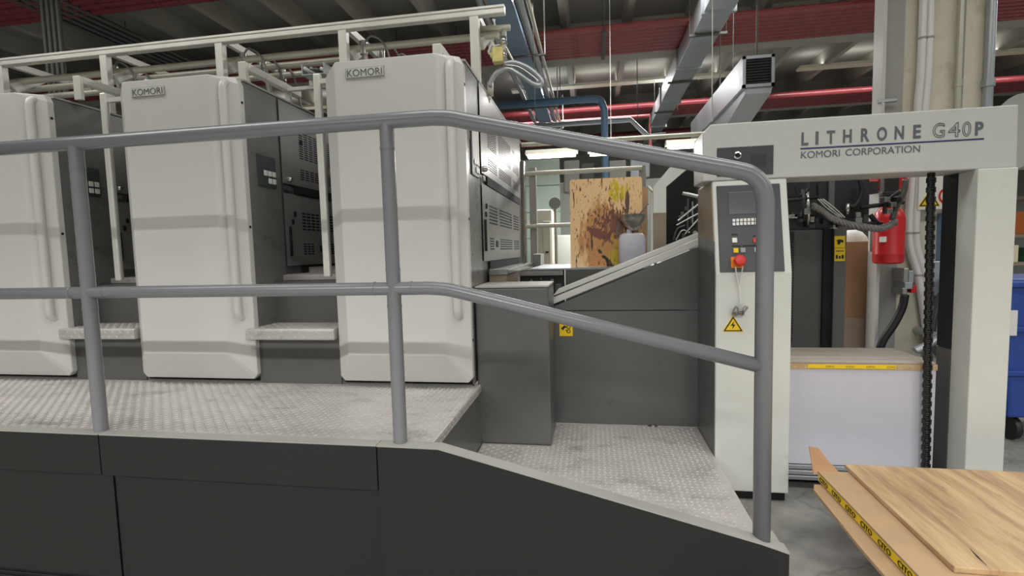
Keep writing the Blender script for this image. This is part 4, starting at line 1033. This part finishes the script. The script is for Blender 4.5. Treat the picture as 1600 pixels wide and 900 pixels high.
# tank
a, b = at(1374, 322, y=4.5), at(1417, 412, y=4.5); rx = (b.x - a.x) / 2; xc = (a.x + b.x) / 2; h = a.z - b.z
t = thing('red_cylinder', 'red steel extinguisher cylinder hung on the column behind the feeder', 'fire extinguisher', (xc, 4.55, b.z))
MB().lathe([(rx * .8, .0), (rx * .97, .012), (rx, .03), (rx, .07), (rx * 1.02, .075), (rx * 1.02, .085), (rx, .09), (rx, h - .1), (rx * .9, h - .05), (rx * .6, h - .01), (rx * .3, h + .01), (.03, h + .03)], (xc, 4.56, b.z), 28).build('body', 'tank_red', t, smooth=True)
MB().tube([(xc, 4.56, b.z + h + .02), (xc, 4.56, b.z + h + .1)], .028, 12).build('neck', 'black_rubber', t, smooth=True)
MB().box(xc - .07, xc + .07, 4.53, 4.59, b.z + h + .08, b.z + h + .12).build('valve_head', 'black_rubber', t, bevel=.01)
p = at(1379, 374, y=4.47); MB().box(p.x - .025, p.x + .025, 4.462, 4.468, p.z - .022, p.z + .022).build('label_sheet', 'sign_white', t)
MB().box(xc - .02, xc + .02, 4.66, 4.80, b.z + .1, b.z + h - .1).build('wall_bracket', 'dark_conduit', t)
bx_ = at(1395, 282, y=4.6)
t = thing('red_device', 'dark red device box above the red cylinder', 'device', (bx_.x, 4.65, bx_.z - .1))
MB().box(bx_.x - .1, bx_.x + .12, 4.62, 4.8, bx_.z - .07, bx_.z + .2).build('body', 'tank_red', t, bevel=.01)
MB().box(bx_.x - .09, bx_.x + .02, 4.54, 4.62, bx_.z - .1, bx_.z + .04).build('cover', 'black_rubber', t, bevel=.01)
# sign
t = thing('warning_sign', 'white notice with a yellow warning triangle on the concrete column', 'sign', (2.75, 4.7, 1.75))
a, b = at(1436, 284, y=4.70), at(1482, 326, y=4.70)
MB().box(a.x, b.x, 4.70, 4.712, b.z, a.z + .06).build('board', 'sign_white', t)
MB().box(a.x + .05, b.x - .05, 4.712, 4.8, b.z + .05, a.z).build('mount', 'kick_cap', t)
c = at(1452, 317, y=4.70); triangle(t, (c.x, c.z + .015), .075, 4.70, bolt=False)
c = at(1482, 306, y=4.699); rg = MB()
rg.loft([[(c.x + r * math.cos(q), 4.699, c.z + r * math.sin(q)) for q in [2 * math.pi * i / 24 for i in range(24)]] for r in (.075, .058)], cap=False); rg.build('prohibition_ring', 'red_plastic', t)
# valve and black hose on the column, blue box
t = thing('hose_valve', 'steel valve cluster with black hose below the red cylinder', 'valve', (2.5, 4.6, .9))
for (x, y, w_, h_, m_) in ((1414, 430, .02, .06, 'bright_steel'), (1422, 432, .02, .05, 'galvanised'), (1418, 446, .03, .03, 'galvanised'), (1426, 452, .02, .03, 'tank_red'), (1412, 455, .018, .03, 'bright_steel')):
    p = at(x, y, y=4.62); MB().box(p.x - w_, p.x + w_, 4.6, 4.79, p.z - h_, p.z + h_).build('valve_part', m_, t, bevel=.006)
P = [at(*p, y=4.6) for p in ((1414, 460), (1410, 480), (1398, 505), (1380, 532), (1370, 560))]
MB().tube(curve(P, 6), .03, 12).build('hose', 'black_rubber', t, smooth='all')
p = at(1475, 370, y=4.7); 
t = thing('wall_box', 'small blue wall box on the right side of the concrete column', 'box', (p.x, 4.75, p.z - .2))
MB().box(p.x + .0, p.x + .09, 4.69, 4.8, p.z - .2, p.z + .2).build('body', 'blue_pipe', t, bevel=.008)
MB().box(p.x + .005, p.x + .085, 4.68, 4.69, p.z - .19, p.z + .19).build('lid', 'blue_pipe', t, bevel=.004)
t = thing('cable_box', 'grey junction box low on the concrete column behind the chain', 'box', (2.9, 4.7, .9))
p = at(1472, 435, y=4.72); MB().box(p.x - .09, p.x + .06, 4.7, 4.8, p.z - .15, p.z + .15).build('body', 'galvanised', t, bevel=.01)
P = [at(*q, y=4.68) for q in ((1470, 458), (1460, 500), (1458, 540), (1470, 560))]; MB().tube(curve(P, 6), .02, 10).build('cable', 'dark_conduit', t, smooth='all')
P = [at(*q, y=4.4) for q in ((1430, 548), (1448, 540), (1470, 527))]; P.append(P[-1] + Vector((.05, .38, .0))); t = thing('grey_conduit', 'thick grey conduit end slanting in front of the column foot', 'conduit', (P[0].x, 4.4, .7)); MB().tube(P, .03, 12).build('pipe', 'galvanised', t, smooth=True)

# carton wrapped in film
a, b = at(1318, 378, y=4.95), at(1368, 378, y=4.95)
t = thing('tall_carton', 'tall brown cardboard carton wrapped in film behind the feeder', 'carton', ((a.x + b.x) / 2, 5.2, 0))
MB().box(a.x - .06, b.x, 4.95, 5.4, 0, a.z).build('box', 'cardboard', t, bevel=.006)
zf = at(1340, 497, y=4.94).z
MB().box(a.x - .066, b.x + .006, 4.944, 5.406, .02, zf).build('film_wrap', 'film', t)
p = at(1344, 366, y=5.0)
nb = MB(); nb.lathe([(.13, 0), (.12, .04), (.08, .09), (.03, .11)], (p.x, 5.15, a.z), 14)
nb.build('white_bundle', 'sign_white', smooth=True, label='crumpled white bundle on top of the tall brown carton', cat='bundle')

# ================================================================== RIGHT BACKGROUND
t = thing('blue_bin', 'large blue plastic bin at the right edge of the picture', 'bin', (3.75, 4.9, .1))
a = at(1571, 436, y=4.05); x0 = a.x; zt_ = a.z
MB().prism([(x0 + .06, .19), (x0 + 1.1, .19), (x0 + 1.16, zt_), (x0, zt_)], 'y', 4.05, 4.65).build('tub', 'bin_blue', t, bevel=.02)
for z in (zt_ - .04, zt_ - .36, zt_ - .68):
    MB().box(x0 - .02, x0 + 1.18, 4.02, 4.68, z - .02, z + .02).build('rim', 'bin_blue', t, bevel=.008)
for (x, y) in ((x0 + .15, 4.15), (x0 + 1.0, 4.15), (x0 + .15, 4.55), (x0 + 1.0, 4.55)): MB().lathe([(.09, -.02), (.095, 0), (.09, .02)], (x, y, .095), 16, 'x').build('wheel', 'black_rubber', t, smooth=True)
p = at(1583, 505, y=4.0); MB().box(p.x - .02, p.x + .03, 4.005, 4.02, p.z - .09, p.z + .09).build('tag', 'sign_white', t)
t = thing('far_shelf', 'far storage shelf with small cartons beyond the blue bin', 'shelf', (7, 9.4, 0))
for z in (.6, 1.05, 1.5, 2.1): MB().box(5.6, 9.0, 9.2, 9.8, z, z + .05).build('shelf_board', 'stained_grey', t)
for x in (5.6, 9.0): MB().box(x - .04, x + .04, 9.2, 9.8, 0, 2.3).build('upright', 'galvanised', t)
random.seed(11); x = 5.75
for k in range(7):
    for z, nm in ((1.55, 0), (1.1, 1)):
        w_ = random.uniform(.2, .34)
        MB().box(x, x + w_, 9.25, 9.7, z, z + random.uniform(.22, .4)).build('carton', ['book_orange', 'book_cream', 'cardboard', 'book_green'][(k * 2 + nm) % 4], label='%s small carton from the left on the %s of the far shelf' % (['first', 'second', 'third', 'fourth', 'fifth', 'sixth', 'seventh'][k], ['upper board', 'lower board'][nm]), cat='carton', group='cartons on the far shelf', bevel=.005)
    x += .42
MB().tube([(6.2, 8.6, 3.05), (11.5, 8.6, 3.05)], .55, 24).build('vent_pipe', 'wall_paint', smooth=True, label='fat pale ventilation pipe in the right background', cat='pipe')

# ================================================================== PALLET STACK IN FRONT
zt = .345
t = thing('plywood_sheet', 'worn plywood sheet lying on top of the cardboard at bottom right', 'plywood', (1.8, 2.3, zt - .03))
x0, yf_, yn = 1.268, 2.745, 1.895
MB().prism([(x0 + .012, yf_), (2.9, yf_ - .01), (2.9, yn - .02), (1.245, yn)], 'z', zt - .022, zt).build('sheet', 'worn_wood', t, bevel=.003)
cr = MB(); p = at(1515, 857, z=zt); q = at(1542, 884, z=zt)
m_ = (p + q) / 2; n_ = Vector((q.y - p.y, p.x - q.x, 0)).normalized() * .005
cr.prism([(p.x, p.y), (m_.x + n_.x, m_.y + n_.y), (q.x, q.y), (m_.x - n_.x * .3, m_.y - n_.y * .3)], 'z', zt, zt + .0015); cr.build('crack', 'ink_black', t)
t = thing('cardboard_tray', 'taped cardboard tray with torn corner flap between the two wooden sheets', 'cardboard', (1.8, 2.3, .28))
zc = zt - .024
MB().prism([(1.135, 2.70), (2.9, 2.72), (2.9, 1.84), (1.118, 1.855)], 'z', zc - .012, zc).build('top_sheet', 'cardboard_pale', t)
MB().prism([(1.136, 2.70), (2.9, 2.72), (2.9, 1.84), (1.119, 1.855)], 'z', zc - .05, zc - .012).build('tray_core', 'raw_edge', t)
# torn flap at the far left corner
f0, f1, f2, f3 = at(1271, 741, y=2.695), at(1264, 698, y=2.74), at(1280, 701, y=2.75), at(1312, 739, y=2.695)
fm = at(1291, 716, y=2.73)
MB().loft([[f0, f3, fm, f2, f1], [v + Vector((0, .006, 0)) for v in (f0, f3, fm, f2, f1)]]).build('torn_flap', 'cardboard', t)
dx, dy = 1.118 - 1.135, 1.855 - 2.70; ln = math.hypot(dx, dy); dv = Vector((dx / ln, dy / ln, 0))
tp = MB(); a = Vector((1.134, 2.69, 0)); b = a + dv * (ln - .01)
tp.add([(a.x - .0015, a.y, zc - .044), (b.x - .0015, b.y, zc - .044), (b.x - .0015, b.y, zc - .010), (a.x - .0015, a.y, zc - .010)], [(0, 1, 2, 3)])
tape = tp.build('tape', 'yellow', t, solid=.001)
for k in range(6):
    o = a + dv * (.02 + k * .137)
    text('CITO', 'tape_lettering', 'ink_black', tape, (o.x - .003, o.y, zc - .039), dv, (0, 0, 1), width=.09, height=.024, extrude=.0008, offset=.006)
t = thing('lower_sheet', 'lower wooden sheet sticking out under the taped cardboard', 'plywood', (1.8, 2.3, .24))
zl = zc - .052
MB().prism([(1.075, 2.60), (1.10, 2.66), (2.9, 2.70), (2.9, 1.8), (1.045, 1.80), (1.05, 2.1)], 'z', zl - .018, zl).build('sheet', 'cardboard_pale', t, bevel=.003)
t = thing('wooden_pallet', 'wooden pallet under the plywood and cardboard stack', 'pallet', (1.9, 2.3, 0))
for k in range(5):
    y0 = 1.86 + k * .165; MB().box(1.32, 2.9, y0, y0 + .12, zl - .042, zl - .019).build('deck_board', 'worn_wood', t, bevel=.003)
for k in range(3):
    x = 1.35 + k * .7; MB().box(x, x + .1, 1.86, 2.64, zl - .14, zl - .043).build('bearer', 'worn_wood', t, bevel=.003)
    MB().box(x, x + .1, 1.86, 2.64, .0, .03).build('base_board', 'worn_wood', t, bevel=.003)
    for y in (1.86, 2.2, 2.54): MB().box(x, x + .1, y, y + .1, .031, zl - .141).build('block', 'worn_wood', t, bevel=.003)
